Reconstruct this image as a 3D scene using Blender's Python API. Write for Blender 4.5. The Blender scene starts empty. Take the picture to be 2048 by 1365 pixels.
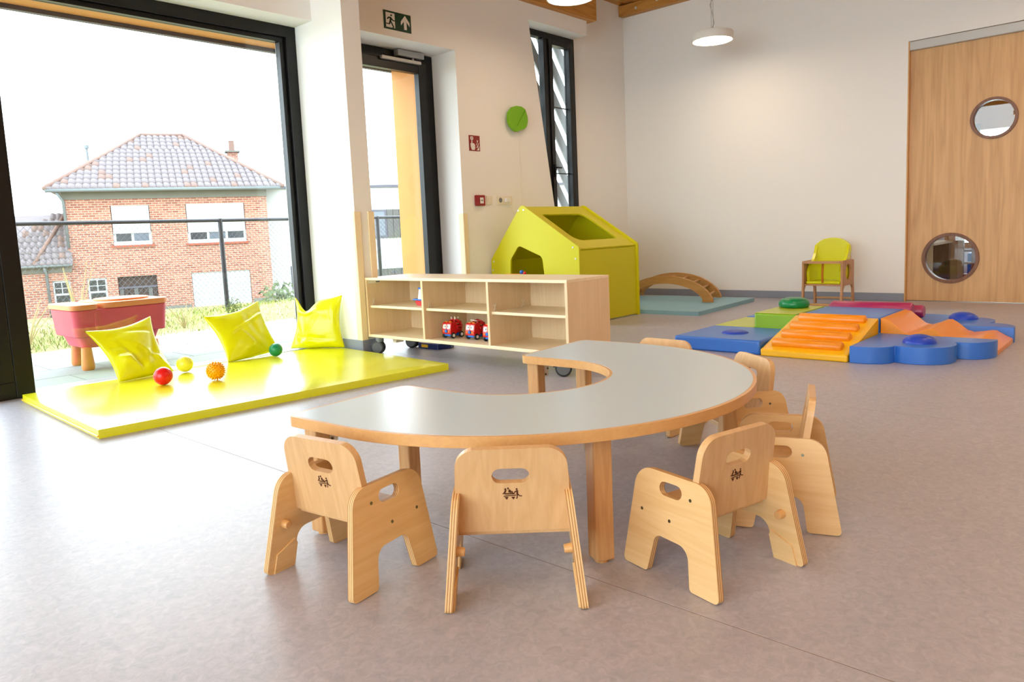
import bpy, bmesh, math, random
from mathutils import Vector, Matrix
from mathutils.geometry import tessellate_polygon
random.seed(7)
PI = math.pi
S = bpy.context.scene
C = S.collection

# ------------------------------------------------------------------ camera, world, exposure
cam_d = bpy.data.cameras.new('camera'); cam = bpy.data.objects.new('camera', cam_d); C.objects.link(cam)
CAM_H = 0.85
pitch, roll, yaw = math.radians(-6.55), math.radians(-2.53), math.radians(42.51)
fw = Vector((math.cos(pitch)*math.cos(yaw), math.cos(pitch)*math.sin(yaw), math.sin(pitch)))
rt = fw.cross(Vector((0, 0, 1))).normalized(); up = rt.cross(fw)
r2 = rt*math.cos(roll) + up*math.sin(roll); u2 = -rt*math.sin(roll) + up*math.cos(roll)
cam.matrix_world = Matrix(((r2.x, u2.x, -fw.x, 0), (r2.y, u2.y, -fw.y, 0), (r2.z, u2.z, -fw.z, CAM_H), (0, 0, 0, 1)))
cam_d.sensor_width = 36; cam_d.sensor_fit = 'HORIZONTAL'
cam_d.lens = 1474.7/2048*36
cam_d.shift_x = (1024-1017)/2048; cam_d.shift_y = (637.3-682.5)/2048
cam_d.clip_start = 0.05; cam_d.clip_end = 500
S.camera = cam
W = bpy.data.worlds.new('overcast_sky'); S.world = W; W.use_nodes = True
bg = W.node_tree.nodes['Background']; bg.inputs[0].default_value = (0.82, 0.925, 1.0, 1); bg.inputs[1].default_value = 6.2
S.view_settings.view_transform = 'Standard'; S.view_settings.look = 'None'
S.view_settings.gamma = 1; S.view_settings.use_curve_mapping = False
S.view_settings.exposure = 0.46
LAMP = 19.0            # emission of the pendant diffusers
S.cycles.max_bounces = 6; S.cycles.diffuse_bounces = 4; S.cycles.glossy_bounces = 3
S.cycles.transparent_max_bounces = 12; S.cycles.caustics_reflective = False; S.cycles.caustics_refractive = False
S.cycles.use_denoising = True; S.cycles.use_adaptive_sampling = True; S.cycles.adaptive_threshold = 0.05; S.cycles.sample_clamp_indirect = 6

# ------------------------------------------------------------------ materials
MATS = {}
def srgb(*c):
    f = lambda v: v/12.92 if v <= 0.04045 else ((v+0.055)/1.055)**2.4
    return tuple(f(v/255) for v in c) + (1,)
def nm(name):
    m = bpy.data.materials.new(name); m.use_nodes = True; MATS[name] = m
    nt = m.node_tree; return m, nt, nt.nodes['Principled BSDF']
def plain(name, col, rough=0.5, spec=0.5, metal=0, var=0.0, scale=8, bump=0.0, bscale=60, coat=0, sheen=0):
    m, nt, b = nm(name)
    b.inputs['Base Color'].default_value = col; b.inputs['Roughness'].default_value = rough
    b.inputs['Specular IOR Level'].default_value = spec; b.inputs['Metallic'].default_value = metal
    b.inputs['Coat Weight'].default_value = coat
    tc = nt.nodes.new('ShaderNodeTexCoord')
    if var:
        n = nt.nodes.new('ShaderNodeTexNoise'); n.inputs['Scale'].default_value = scale; n.inputs['Detail'].default_value = 4
        mx = nt.nodes.new('ShaderNodeMix'); mx.data_type = 'RGBA'
        mx.inputs[6].default_value = tuple(c*(1-var) for c in col[:3]) + (1,)
        mx.inputs[7].default_value = tuple(min(1, c*(1+var)) for c in col[:3]) + (1,)
        nt.links.new(tc.outputs['Object'], n.inputs['Vector']); nt.links.new(n.outputs[0], mx.inputs[0])
        nt.links.new(mx.outputs[2], b.inputs['Base Color'])
    if bump:
        n2 = nt.nodes.new('ShaderNodeTexNoise'); n2.inputs['Scale'].default_value = bscale; n2.inputs['Detail'].default_value = 3
        bp = nt.nodes.new('ShaderNodeBump'); bp.inputs['Strength'].default_value = bump; bp.inputs['Distance'].default_value = 0.01
        nt.links.new(tc.outputs['Object'], n2.inputs['Vector']); nt.links.new(n2.outputs[0], bp.inputs['Height'])
        nt.links.new(bp.outputs[0], b.inputs['Normal'])
    return m
def wood(name, light, dark, grain='X', scale=1.0, rough=0.4, contrast=0.5, spec=0.4, fine=1.0, dist=1.0):
    m, nt, b = nm(name)
    tc = nt.nodes.new('ShaderNodeTexCoord'); oi = nt.nodes.new('ShaderNodeObjectInfo')
    ad = nt.nodes.new('ShaderNodeVectorMath'); ad.operation = 'ADD'
    ml = nt.nodes.new('ShaderNodeVectorMath'); ml.operation = 'SCALE'; ml.inputs['Scale'].default_value = 7.0
    cb = nt.nodes.new('ShaderNodeCombineXYZ')
    for i in range(3): nt.links.new(oi.outputs['Random'], cb.inputs[i])
    nt.links.new(cb.outputs[0], ml.inputs[0])
    nt.links.new(tc.outputs['Object'], ad.inputs[0]); nt.links.new(ml.outputs[0], ad.inputs[1])
    mp = nt.nodes.new('ShaderNodeMapping'); s = [14*scale]*3; s['XYZ'.index(grain)] = 1.3*scale
    mp.inputs['Scale'].default_value = s
    nt.links.new(ad.outputs[0], mp.inputs['Vector'])
    n = nt.nodes.new('ShaderNodeTexNoise'); n.inputs['Scale'].default_value = 1.0; n.inputs['Detail'].default_value = 3; n.inputs['Distortion'].default_value = dist
    nt.links.new(mp.outputs[0], n.inputs['Vector'])
    w = nt.nodes.new('ShaderNodeMath'); w.operation = 'MULTIPLY'; w.inputs[1].default_value = 9
    nt.links.new(n.outputs[0], w.inputs[0])
    sn = nt.nodes.new('ShaderNodeMath'); sn.operation = 'PINGPONG'; sn.inputs[1].default_value = 1
    nt.links.new(w.outputs[0], sn.inputs[0])
    mp2 = nt.nodes.new('ShaderNodeMapping'); s2 = [120*scale*fine]*3; s2['XYZ'.index(grain)] = 4*scale; mp2.inputs['Scale'].default_value = s2
    nt.links.new(ad.outputs[0], mp2.inputs['Vector'])
    n2 = nt.nodes.new('ShaderNodeTexNoise'); n2.inputs['Scale'].default_value = 1; n2.inputs['Detail'].default_value = 2
    nt.links.new(mp2.outputs[0], n2.inputs['Vector'])
    av = nt.nodes.new('ShaderNodeMath'); av.operation = 'MULTIPLY_ADD'; av.inputs[1].default_value = 0.55*contrast
    m2 = nt.nodes.new('ShaderNodeMath'); m2.operation = 'MULTIPLY'; m2.inputs[1].default_value = 0.8*contrast
    nt.links.new(n2.outputs[0], m2.inputs[0]); nt.links.new(sn.outputs[0], av.inputs[0]); nt.links.new(m2.outputs[0], av.inputs[2])
    mx = nt.nodes.new('ShaderNodeMix'); mx.data_type = 'RGBA'; mx.inputs[6].default_value = light; mx.inputs[7].default_value = dark
    nt.links.new(av.outputs[0], mx.inputs[0]); nt.links.new(mx.outputs[2], b.inputs['Base Color'])
    b.inputs['Roughness'].default_value = rough; b.inputs['Specular IOR Level'].default_value = spec
    return m
def glass(name, tint=(0.97, 0.99, 0.98, 1), fac=0.07):
    m = bpy.data.materials.new(name); m.use_nodes = True; nt = m.node_tree; nt.nodes.clear()
    o = nt.nodes.new('ShaderNodeOutputMaterial'); t = nt.nodes.new('ShaderNodeBsdfTransparent'); g = nt.nodes.new('ShaderNodeBsdfGlossy')
    t.inputs[0].default_value = tint; g.inputs['Roughness'].default_value = 0.0; g.inputs['Color'].default_value = (1, 1, 1, 1)
    lw = nt.nodes.new('ShaderNodeLayerWeight'); lw.inputs[0].default_value = 0.5
    pw = nt.nodes.new('ShaderNodeMath'); pw.operation = 'POWER'; pw.inputs[1].default_value = 5.0
    nt.links.new(lw.outputs['Facing'], pw.inputs[0])
    fr_ = nt.nodes.new('ShaderNodeMath'); fr_.operation = 'MULTIPLY_ADD'; fr_.inputs[1].default_value = 0.9; fr_.inputs[2].default_value = 0.035
    nt.links.new(pw.outputs[0], fr_.inputs[0])
    mx = nt.nodes.new('ShaderNodeMixShader')
    nt.links.new(fr_.outputs[0], mx.inputs[0]); nt.links.new(t.outputs[0], mx.inputs[1]); nt.links.new(g.outputs[0], mx.inputs[2])
    nt.links.new(mx.outputs[0], o.inputs[0]); MATS[name] = m; return m
def emit(name, col, st):
    m = bpy.data.materials.new(name); m.use_nodes = True; nt = m.node_tree; nt.nodes.clear()
    o = nt.nodes.new('ShaderNodeOutputMaterial'); e = nt.nodes.new('ShaderNodeEmission'); e.inputs[0].default_value = col; e.inputs[1].default_value = st
    nt.links.new(e.outputs[0], o.inputs[0]); MATS[name] = m; return m

plain('wall', srgb(244, 242, 239), 0.75, 0.2, bump=0.03, bscale=180)
plain('black_frame', srgb(15, 15, 17), 0.36, 0.35)
plain('grey_metal', srgb(165, 167, 168), 0.4, 0.5, metal=0.6)
plain('alu', srgb(190, 186, 180), 0.45, 0.5, metal=0.3)
plain('baseboard', srgb(142, 148, 163), 0.5, 0.4)
wood('birch', srgb(236, 200, 146), srgb(214, 168, 108), 'X', 1.0, 0.33, 0.55)
wood('beech', srgb(226, 186, 136), srgb(198, 152, 102), 'Z', 1.0, 0.33, 0.6)
wood('beech_edge', srgb(220, 170, 110), srgb(196, 144, 86), 'X', 1.6, 0.33, 0.45, dist=0.3)
wood('beech_leg', srgb(218, 172, 120), srgb(188, 138, 88), 'Z', 1.2, 0.35, 0.7)
wood('ply_edge', srgb(214, 176, 124), srgb(168, 122, 74), 'X', 1.5, 0.45, 0.8)
wood('maple_x', srgb(242, 222, 188), srgb(224, 196, 156), 'X', 0.6, 0.4, 0.45)
wood('maple_y', srgb(244, 226, 192), srgb(228, 202, 164), 'Y', 0.6, 0.4, 0.4)
wood('maple_z', srgb(236, 210, 172), srgb(214, 180, 136), 'Z', 0.6, 0.4, 0.45)
wood('door_oak', srgb(228, 184, 130), srgb(180, 132, 82), 'Z', 0.5, 0.45, 0.6, fine=0.9, dist=0.35)
wood('pine', srgb(214, 158, 82), srgb(165, 104, 40), 'X', 0.5, 0.5, 0.7)
wood('pine_y', srgb(214, 158, 82), srgb(165, 104, 40), 'Y', 0.5, 0.5, 0.7)
wood('ring_walnut', srgb(140, 92, 62), srgb(98, 60, 38), 'Z', 2, 0.4, 0.7)
wood('arch_ply', srgb(206, 154, 92), srgb(168, 112, 56), 'Y', 1.0, 0.4, 0.6)
wood('chair_beech_red', srgb(206, 158, 112), srgb(172, 120, 78), 'Z', 1.5, 0.4, 0.6)
plain('table_top', srgb(190, 206, 217), 0.3, 0.5)
plain('vinyl_yellow', srgb(226, 226, 8), 0.24, 0.55, bump=0.06, bscale=25)
plain('mat_yellow', srgb(230, 230, 30), 0.2, 0.8, bump=0.05, bscale=9)
plain('house_yellow', srgb(214, 208, 8), 0.45, 0.4)
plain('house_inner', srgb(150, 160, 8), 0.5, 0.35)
plain('soft_blue', srgb(48, 116, 214), 0.34, 0.75, bump=0.04, bscale=30)
plain('soft_deepblue', srgb(18, 66, 190), 0.34, 0.5)
plain('soft_amber', srgb(254, 196, 2), 0.34, 0.75)
plain('soft_orange', srgb(244, 148, 2), 0.34, 0.75, bump=0.04, bscale=40)
plain('soft_lime', srgb(140, 186, 30), 0.34, 0.75)
plain('soft_limelight', srgb(196, 206, 40), 0.34, 0.75)
plain('soft_green', srgb(4, 130, 76), 0.28, 0.5, bump=0.1, bscale=25)
plain('soft_purple', srgb(168, 30, 92), 0.34, 0.75)
plain('mat_aqua', srgb(140, 186, 206), 0.5, 0.35, bump=0.08, bscale=9)
plain('mat_aqua_side', srgb(96, 156, 168), 0.5, 0.35)
plain('guard_cream', srgb(246, 226, 188), 0.5, 0.4)
plain('white_plastic', srgb(238, 238, 234), 0.35, 0.5)
plain('cream_plastic', srgb(238, 230, 214), 0.4, 0.5)
plain('black_plastic', srgb(28, 29, 31), 0.4, 0.5)
plain('grey_plastic', srgb(126, 130, 132), 0.45, 0.4)
plain('darkgrey_disc', srgb(98, 100, 100), 0.45, 0.4)
plain('screw', srgb(120, 116, 96), 0.3, 0.5, metal=0.9)
plain('bolt_light', srgb(225, 228, 230), 0.3, 0.5, metal=0.3)
plain('logo_brown', srgb(82, 44, 22), 0.7, 0.2)
plain('rubber_ball_red', srgb(226, 22, 28), 0.25, 0.5)
plain('ball_green', srgb(4, 138, 92), 0.3, 0.5)
plain('ball_amber', srgb(252, 176, 0), 0.45, 0.4)
plain('ball_lemon', srgb(250, 238, 70), 0.25, 0.5, var=0.25, scale=35)
plain('sign_green', srgb(10, 60, 40), 0.45, 0.4)
plain('sign_ink', srgb(6, 44, 28), 0.5, 0.3)
plain('sign_white', srgb(232, 228, 222), 0.5, 0.3)
plain('sign_red', srgb(140, 34, 28), 0.45, 0.4)
plain('alarm_red', srgb(150, 12, 26), 0.4, 0.5)
plain('leaf_green', srgb(120, 184, 12), 0.5, 0.3)
plain('leaf_vein', srgb(104, 164, 8), 0.5, 0.3)
plain('toy_red', srgb(206, 20, 24), 0.3, 0.5)
plain('toy_blue', srgb(20, 104, 206), 0.3, 0.5)
plain('toy_orange', srgb(246, 150, 30), 0.3, 0.5)
plain('toy_white', srgb(240, 236, 230), 0.3, 0.5)
plain('toy_navy', srgb(14, 34, 84), 0.35, 0.5)
plain('toy_dark', srgb(20, 30, 48), 0.3, 0.5)
plain('tyre', srgb(30, 30, 32), 0.5, 0.4)
plain('label_yellow', srgb(228, 172, 28), 0.5, 0.3)
plain('strap_orange', srgb(206, 126, 26), 0.6, 0.3)
plain('cladding_orange', srgb(206, 142, 74), 0.6, 0.3, var=0.06, scale=2)
plain('fascia', srgb(72, 72, 84), 0.5, 0.4)
plain('sand_red', srgb(198, 64, 80), 0.5, 0.4, var=0.08, scale=10)
plain('sand_orange', srgb(220, 134, 78), 0.5, 0.4, var=0.08, scale=10)
plain('paving', srgb(140, 147, 148), 0.8, 0.2, var=0.06, scale=5)
plain('paving_joint', srgb(80, 86, 82), 0.9, 0.1)
plain('soil', srgb(150, 142, 104), 0.95, 0.1, var=0.3, scale=3)
plain('grass_green', srgb(128, 148, 66), 0.8, 0.2)
plain('grass_dry', srgb(182, 168, 122), 0.85, 0.2)
plain('roof_tile', srgb(108, 100, 103), 0.7, 0.3, var=0.2, scale=3)
plain('roof_tile_red', srgb(112, 92, 86), 0.7, 0.3)
plain('ridge_tile', srgb(114, 90, 82), 0.7, 0.3, var=0.2, scale=4)
plain('concrete', srgb(104, 104, 98), 0.85, 0.2, var=0.1, scale=3)
plain('zinc', srgb(104, 112, 116), 0.5, 0.4, metal=0.2)
plain('render_white', srgb(168, 170, 172), 0.8, 0.2)
plain('pvc', srgb(160, 164, 168), 0.4, 0.4)
plain('pane_dark', srgb(36, 42, 50), 0.12, 0.6)
plain('pane_grey', srgb(78, 86, 98), 0.15, 0.6)
plain('old_wood', srgb(58, 50, 48), 0.8, 0.2, var=0.25, scale=6)
plain('wood_grey', srgb(84, 84, 84), 0.8, 0.2, var=0.2, scale=6)
plain('sill_red', srgb(136, 74, 58), 0.7, 0.2)
plain('fence_dark', srgb(34, 38, 46), 0.4, 0.5)
plain('fence_wire', srgb(78, 84, 92), 0.5, 0.4)
plain('louvre_grey', srgb(150, 152, 156), 0.5, 0.4)
plain('shrub', srgb(80, 92, 62), 0.9, 0.1, var=0.3, scale=10)
glass('pane_clear'); 
emit('lamp_diffuser', (1.0, 0.76, 0.52, 1), LAMP)
def floor_mat():
    m, nt, b = nm('lino')
    tc = nt.nodes.new('ShaderNodeTexCoord')
    n = nt.nodes.new('ShaderNodeTexNoise'); n.inputs['Scale'].default_value = 42; n.inputs['Detail'].default_value = 9; n.inputs['Roughness'].default_value = 0.62; n.inputs['Distortion'].default_value = 1.1
    n2 = nt.nodes.new('ShaderNodeTexNoise'); n2.inputs['Scale'].default_value = 1.3; n2.inputs['Detail'].default_value = 3
    r = nt.nodes.new('ShaderNodeValToRGB'); e = r.color_ramp.elements
    e[0].position = 0.28; e[0].color = srgb(158, 158, 170); e[1].position = 0.76; e[1].color = srgb(190, 187, 197)
    x = e.new(0.52); x.color = srgb(175, 172, 183)
    ad = nt.nodes.new('ShaderNodeMath'); ad.operation = 'MULTIPLY_ADD'; ad.inputs[1].default_value = 0.35; 
    nt.links.new(tc.outputs['Object'], n.inputs['Vector']); nt.links.new(tc.outputs['Object'], n2.inputs['Vector'])
    sb = nt.nodes.new('ShaderNodeMath'); sb.operation = 'SUBTRACT'; sb.inputs[1].default_value = 0.175
    nt.links.new(n2.outputs[0], ad.inputs[0]); nt.links.new(n.outputs[0], ad.inputs[2]); nt.links.new(ad.outputs[0], sb.inputs[0])
    nt.links.new(sb.outputs[0], r.inputs[0]); nt.links.new(r.outputs[0], b.inputs['Base Color'])
    b.inputs['Roughness'].default_value = 0.38; b.inputs['Specular IOR Level'].default_value = 0.5
    bp = nt.nodes.new('ShaderNodeBump'); bp.inputs['Strength'].default_value = 0.05; bp.inputs['Distance'].default_value = 0.004
    n3 = nt.nodes.new('ShaderNodeTexNoise'); n3.inputs['Scale'].default_value = 220
    nt.links.new(tc.outputs['Object'], n3.inputs['Vector']); nt.links.new(n3.outputs[0], bp.inputs['Height']); nt.links.new(bp.outputs[0], b.inputs['Normal'])
floor_mat()
plain('lino_weld', srgb(140, 116, 96), 0.5, 0.3)
def brick_mat():
    m, nt, b = nm('brick')
    tc = nt.nodes.new('ShaderNodeTexCoord'); mp = nt.nodes.new('ShaderNodeMapping')
    mp.inputs['Rotation'].default_value = (PI/2, 0, 0)
    br = nt.nodes.new('ShaderNodeTexBrick'); br.inputs['Scale'].default_value = 1.0
    br.inputs['Brick Width'].default_value = 0.27; br.inputs['Row Height'].default_value = 0.10; br.inputs['Mortar Size'].default_value = 0.013
    br.inputs['Color1'].default_value = srgb(122, 74, 62); br.inputs['Color2'].default_value = srgb(150, 102, 86); br.inputs['Mortar'].default_value = srgb(160, 142, 130)
    nt.links.new(tc.outputs['Object'], mp.inputs['Vector']); nt.links.new(mp.outputs[0], br.inputs['Vector'])
    nt.links.new(br.outputs[0], b.inputs['Base Color']); b.inputs['Roughness'].default_value = 0.85; b.inputs['Specular IOR Level'].default_value = 0.2
brick_mat()

def ply_mat():
    m, nt, b = nm('ply_stripes'); th_ = math.radians(5.5)
    tc = nt.nodes.new('ShaderNodeTexCoord'); sx = nt.nodes.new('ShaderNodeSeparateXYZ'); nt.links.new(tc.outputs['Object'], sx.inputs[0])
    ab = nt.nodes.new('ShaderNodeMath'); ab.operation = 'ABSOLUTE'; nt.links.new(sx.outputs[1], ab.inputs[0])
    m1 = nt.nodes.new('ShaderNodeMath'); m1.operation = 'MULTIPLY'; m1.inputs[1].default_value = math.cos(th_)*2*PI/0.0058; nt.links.new(ab.outputs[0], m1.inputs[0])
    m2 = nt.nodes.new('ShaderNodeMath'); m2.operation = 'MULTIPLY_ADD'; m2.inputs[1].default_value = math.sin(th_)*2*PI/0.0058; nt.links.new(sx.outputs[2], m2.inputs[0]); nt.links.new(m1.outputs[0], m2.inputs[2])
    sn = nt.nodes.new('ShaderNodeMath'); sn.operation = 'SINE'; nt.links.new(m2.outputs[0], sn.inputs[0])
    n = nt.nodes.new('ShaderNodeTexNoise'); n.inputs['Scale'].default_value = 60; nt.links.new(tc.outputs['Object'], n.inputs['Vector'])
    ad = nt.nodes.new('ShaderNodeMath'); ad.operation = 'MULTIPLY_ADD'; ad.inputs[1].default_value = 0.8; nt.links.new(n.outputs[0], ad.inputs[0]); nt.links.new(sn.outputs[0], ad.inputs[2])
    r = nt.nodes.new('ShaderNodeValToRGB'); r.color_ramp.elements[0].position = 0.1; r.color_ramp.elements[0].color = srgb(232, 194, 138)
    r.color_ramp.elements[1].position = 0.95; r.color_ramp.elements[1].color = srgb(176, 124, 72)
    nt.links.new(ad.outputs[0], r.inputs[0]); nt.links.new(r.outputs[0], b.inputs['Base Color']); b.inputs['Roughness'].default_value = 0.42
ply_mat()

# ------------------------------------------------------------------ mesh helpers
class MB:
    def __init__(s): s.v = []; s.f = []
    def add(s, vs, fs):
        o = len(s.v); s.v += [Vector(p) for p in vs]; s.f += [tuple(i+o for i in f) for f in fs]; return s
    def box(s, x0, x1, y0, y1, z0, z1, M=None):
        vs = [Vector((x, y, z)) for x in (x0, x1) for y in (y0, y1) for z in (z0, z1)]
        if M: vs = [M @ p for p in vs]
        return s.add(vs, [(0, 1, 3, 2), (4, 6, 7, 5), (0, 4, 5, 1), (2, 3, 7, 6), (0, 2, 6, 4), (1, 5, 7, 3)])
    def prism(s, outer, a0, a1, fr, holes=()):
        loops = [list(outer)] + [list(h) for h in holes]
        flat = [p for l in loops for p in l]
        tris = tessellate_polygon([[Vector((p[0], p[1], 0)) for p in l] for l in loops])
        n = len(flat)
        vs = [fr(p[0], p[1], a0) for p in flat] + [fr(p[0], p[1], a1) for p in flat]
        fs = [tuple(t) for t in tris] + [tuple(i+n for i in reversed(t)) for t in tris]
        o = 0
        for l in loops:
            k = len(l)
            for i in range(k):
                a, b = o+i, o+(i+1) % k
                fs.append((a, b, b+n, a+n))
            o += k
        return s.add(vs, fs)
    def cyl(s, p0, p1, r0, r1=None, n=16, cap=True):
        r1 = r0 if r1 is None else r1
        p0 = Vector(p0); p1 = Vector(p1); d = (p1-p0).normalized()
        a = d.orthogonal().normalized(); b = d.cross(a)
        vs = []; 
        for p, r in ((p0, r0), (p1, r1)):
            vs += [p + (a*math.cos(2*PI*i/n) + b*math.sin(2*PI*i/n))*r for i in range(n)]
        fs = [(i, (i+1) % n, (i+1) % n+n, i+n) for i in range(n)]
        if cap: fs += [tuple(range(n))[::-1], tuple(range(n, 2*n))]
        return s.add(vs, fs)
    def tube(s, path, r, n=8):
        path = [Vector(p) for p in path]; k = len(path); vs = []
        a = None
        for i, p in enumerate(path):
            d = (path[min(i+1, k-1)] - path[max(i-1, 0)]).normalized()
            if a is None: a = d.orthogonal().normalized()
            else: a = (a - d*a.dot(d)).normalized()
            b = d.cross(a); rr = r[i] if isinstance(r, (list, tuple)) else r
            vs += [p + (a*math.cos(2*PI*j/n) + b*math.sin(2*PI*j/n))*rr for j in range(n)]
        fs = [(i*n+j, i*n+(j+1) % n, (i+1)*n+(j+1) % n, (i+1)*n+j) for i in range(k-1) for j in range(n)]
        fs += [tuple(range(n))[::-1], tuple(range((k-1)*n, k*n))]
        return s.add(vs, fs)
    def lathe(s, prof, c=(0, 0, 0), n=24, M=None, sx=1, sy=1):
        c = Vector(c); vs = []
        for r, z in prof:
            vs += [Vector((r*sx*math.cos(2*PI*i/n), r*sy*math.sin(2*PI*i/n), z)) for i in range(n)]
        vs = [(M @ p if M else p) + c for p in vs]
        k = len(prof)
        fs = [(i*n+j, i*n+(j+1) % n, (i+1)*n+(j+1) % n, (i+1)*n+j) for i in range(k-1) for j in range(n)]
        fs += [tuple(range(n))[::-1], tuple(range((k-1)*n, k*n))]
        return s.add(vs, fs)
    def sphere(s, c, r, n=20, m=12, sc=(1, 1, 1)):
        prof = [(max(1e-4, r*math.sin(PI*i/m)), -r*math.cos(PI*i/m)) for i in range(m+1)]
        M = Matrix.Diagonal((sc[0], sc[1], sc[2]))
        return s.lathe(prof, c, n, M)
    def quad(s, a, b, c, d): return s.add([a, b, c, d], [(0, 1, 2, 3)])
    def join(s, o): return s.add(o.v, o.f)
def arc(cx, cy, r, a0, a1, n):
    return [(cx+r*math.cos(math.radians(a0+(a1-a0)*i/n)), cy+r*math.sin(math.radians(a0+(a1-a0)*i/n))) for i in range(n+1)]
def round_poly(pts, rad, n=6):
    out = []; k = len(pts)
    for i in range(k):
        p = Vector(pts[i][:2]); a = Vector(pts[i-1][:2]); b = Vector(pts[(i+1) % k][:2])
        r = rad[i] if isinstance(rad, (list, tuple)) else rad
        if r <= 0: out.append(tuple(p)); continue
        u = (a-p).normalized(); w = (b-p).normalized(); ang = u.angle(w)
        d = min(r/math.tan(ang/2), (a-p).length*0.49, (b-p).length*0.49); r = d*math.tan(ang/2)
        cc = p + (u+w).normalized()*(r/math.sin(ang/2))
        s0 = p+u*d-cc; s1 = p+w*d-cc
        th = math.atan2(s0.x*s1.y-s0.y*s1.x, s0.dot(s1))
        for j in range(n+1):
            t = th*j/n; q = Vector((s0.x*math.cos(t)-s0.y*math.sin(t), s0.x*math.sin(t)+s0.y*math.cos(t)))
            out.append(tuple(cc+q))
    return out
def obround(cx, cy, L, h, n=6):
    r = h/2; a = L/2-r
    return arc(cx+a, cy, r, -90, 90, n) + arc(cx-a, cy, r, 90, 270, n)
XZ = lambda y0: (lambda p, q, w: Vector((p, y0+w, q)))        # polygon in x,z extruded along y
YZ = lambda x0: (lambda p, q, w: Vector((x0+w, p, q)))        # polygon in y,z extruded along x
XY = lambda z0: (lambda p, q, w: Vector((p, q, z0+w)))        # polygon in x,y extruded along z
def obj(name, mb, mat, parent=None, bevel=0, smooth=False, seg=2, W=True, sub=0):
    off = Vector((0, 0, 0))
    if W and parent is not None:
        p = parent
        while p is not None: off += p.location; p = p.parent
    me = bpy.data.meshes.new(name); me.from_pydata([tuple(v-off) for v in mb.v], [], mb.f)
    bm = bmesh.new(); bm.from_mesh(me); bmesh.ops.recalc_face_normals(bm, faces=bm.faces); bm.to_mesh(me); bm.free()
    if smooth:
        me.polygons.foreach_set('use_smooth', [True]*len(me.polygons))
        if smooth is not True: me.set_sharp_from_angle(angle=math.radians(smooth))
    me.materials.append(MATS[mat])
    o = bpy.data.objects.new(name, me); C.objects.link(o)
    if parent is not None: o.parent = parent
    if bevel:
        b = o.modifiers.new('bevel', 'BEVEL'); b.width = bevel; b.segments = seg; b.limit_method = 'ANGLE'; b.angle_limit = math.radians(40)
    if sub:
        m = o.modifiers.new('sub', 'SUBSURF'); m.levels = sub; m.render_levels = sub
    return o
def tag(o, label, cat, group=None):
    o['label'] = label; o['category'] = cat
    if group: o['group'] = group
    return o
def thing(name, label, cat, loc=(0, 0, 0), rz=0, group=None):
    o = bpy.data.objects.new(name, None); C.objects.link(o); o.empty_display_size = 0.1
    o.location = loc; o.rotation_euler = (0, 0, rz)
    return tag(o, label, cat, group)
def struct(name, mb, mat, bevel=0, label=None, parent=None, **k):
    o = obj(name, mb, mat, parent, bevel, **k)
    if parent is None:
        o['kind'] = 'structure'
        if label: o['label'] = label
    return o
def dup(o, parent=None):
    c = o.copy(); C.objects.link(c); c.parent = parent
    for ch in list(o.children): dup(ch, c)
    return c

# ------------------------------------------------------------------ the room shell
X0, X1 = -5.0, 8.14          # rear wall, back wall
YR = -3.0                    # right wall
YW, YD, YN = 5.10, 5.05, 5.30   # big window face, door wall face, far bay of the window wall
HC = 3.60
fl = struct('floor', MB().box(X0, 12.6, YR, 5.36, -0.2, -0.0008), 'lino_weld', label='mauve grey marbled linoleum floor')
seams = [X0, -2.65, -0.62, 1.394, 3.444, 5.46, 7.47, 12.6]
for a, b in zip(seams[:-1], seams[1:]):
    obj('linoleum_sheet', MB().box(a+0.0018, b-0.0018, YR, 5.36, -0.0008, 0.0), 'lino', fl)
cl = struct('ceiling', MB().box(X0, 12.6, YR, 5.6, HC+0.02, HC+0.2), 'pine', label='pine board ceiling')
n = 0
y = YR
while y < 5.5:
    obj('board', MB().box(X0, 12.6, y+0.004, min(5.6, y+0.196), HC, HC+0.02), 'pine', cl); y += 0.2
wl = MB().box(X0, 3.29, 4.872, 5.403, 2.49, HC)                                  # lintel over the big window
wl.box(3.29, 3.448, 4.5, 5.4, 0, HC)                                            # pier
slx = lambda z: 6.519 - (6.519-6.004)*z/3.02
wl.prism([(3.448, 2.558), (4.94, 2.558), (4.94, 0), (6.519, 0), (6.004, 3.02), (7.02, 3.02), (7.02, 3.18), (3.448, 3.18)], 0, 0.35, XZ(YD))
wl.box(3.448, 7.03, 5.3, 5.6, 3.18, HC)
wl.box(7.03, 12.6, YN, 5.37, 0, HC)
struct('wall_left', wl, 'wall', label='white window wall with pier, door recess and slanted opening')
wb = MB().prism([(YR, 0), (0.68, 0), (0.68, 2.53), (2.045, 2.53), (2.045, 0), (5.6, 0), (5.6, HC), (YR, HC)], 0, 0.14, YZ(X1))
struct('wall_back', wb, 'wall', label='white back wall behind the soft play blocks')
struct('wall_right', MB().box(X0, 12.6, YR-0.2, YR, 0, HC), 'door_oak')  # unseen wall, oak tone chosen to dim and warm its bounce light
struct('wall_rear', MB().prism([(YR-0.2, 0), (5.6, 0), (5.6, HC), (YR-0.2, HC)], -0.2, 0, YZ(X0), [[(-2.9, 0.1), (4.7, 0.1), (4.7, 3.5), (-2.9, 3.5)]]), 'wall')
w5m = MB().box(X0-0.12, X0-0.04, -2.9, 4.7, 0.1, 0.18).box(X0-0.12, X0-0.04, -2.9, 4.7, 3.42, 3.5)
for yy in (-2.9, -1.02, 0.86, 2.74, 4.62): w5m.box(X0-0.12, X0-0.04, yy, yy+0.08, 0.18, 3.42)
w5 = struct('fill_window', w5m, 'black_frame', label='wide black framed window added behind the camera for daylight')  # unseen glazing added to bring daylight to the far end
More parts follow.
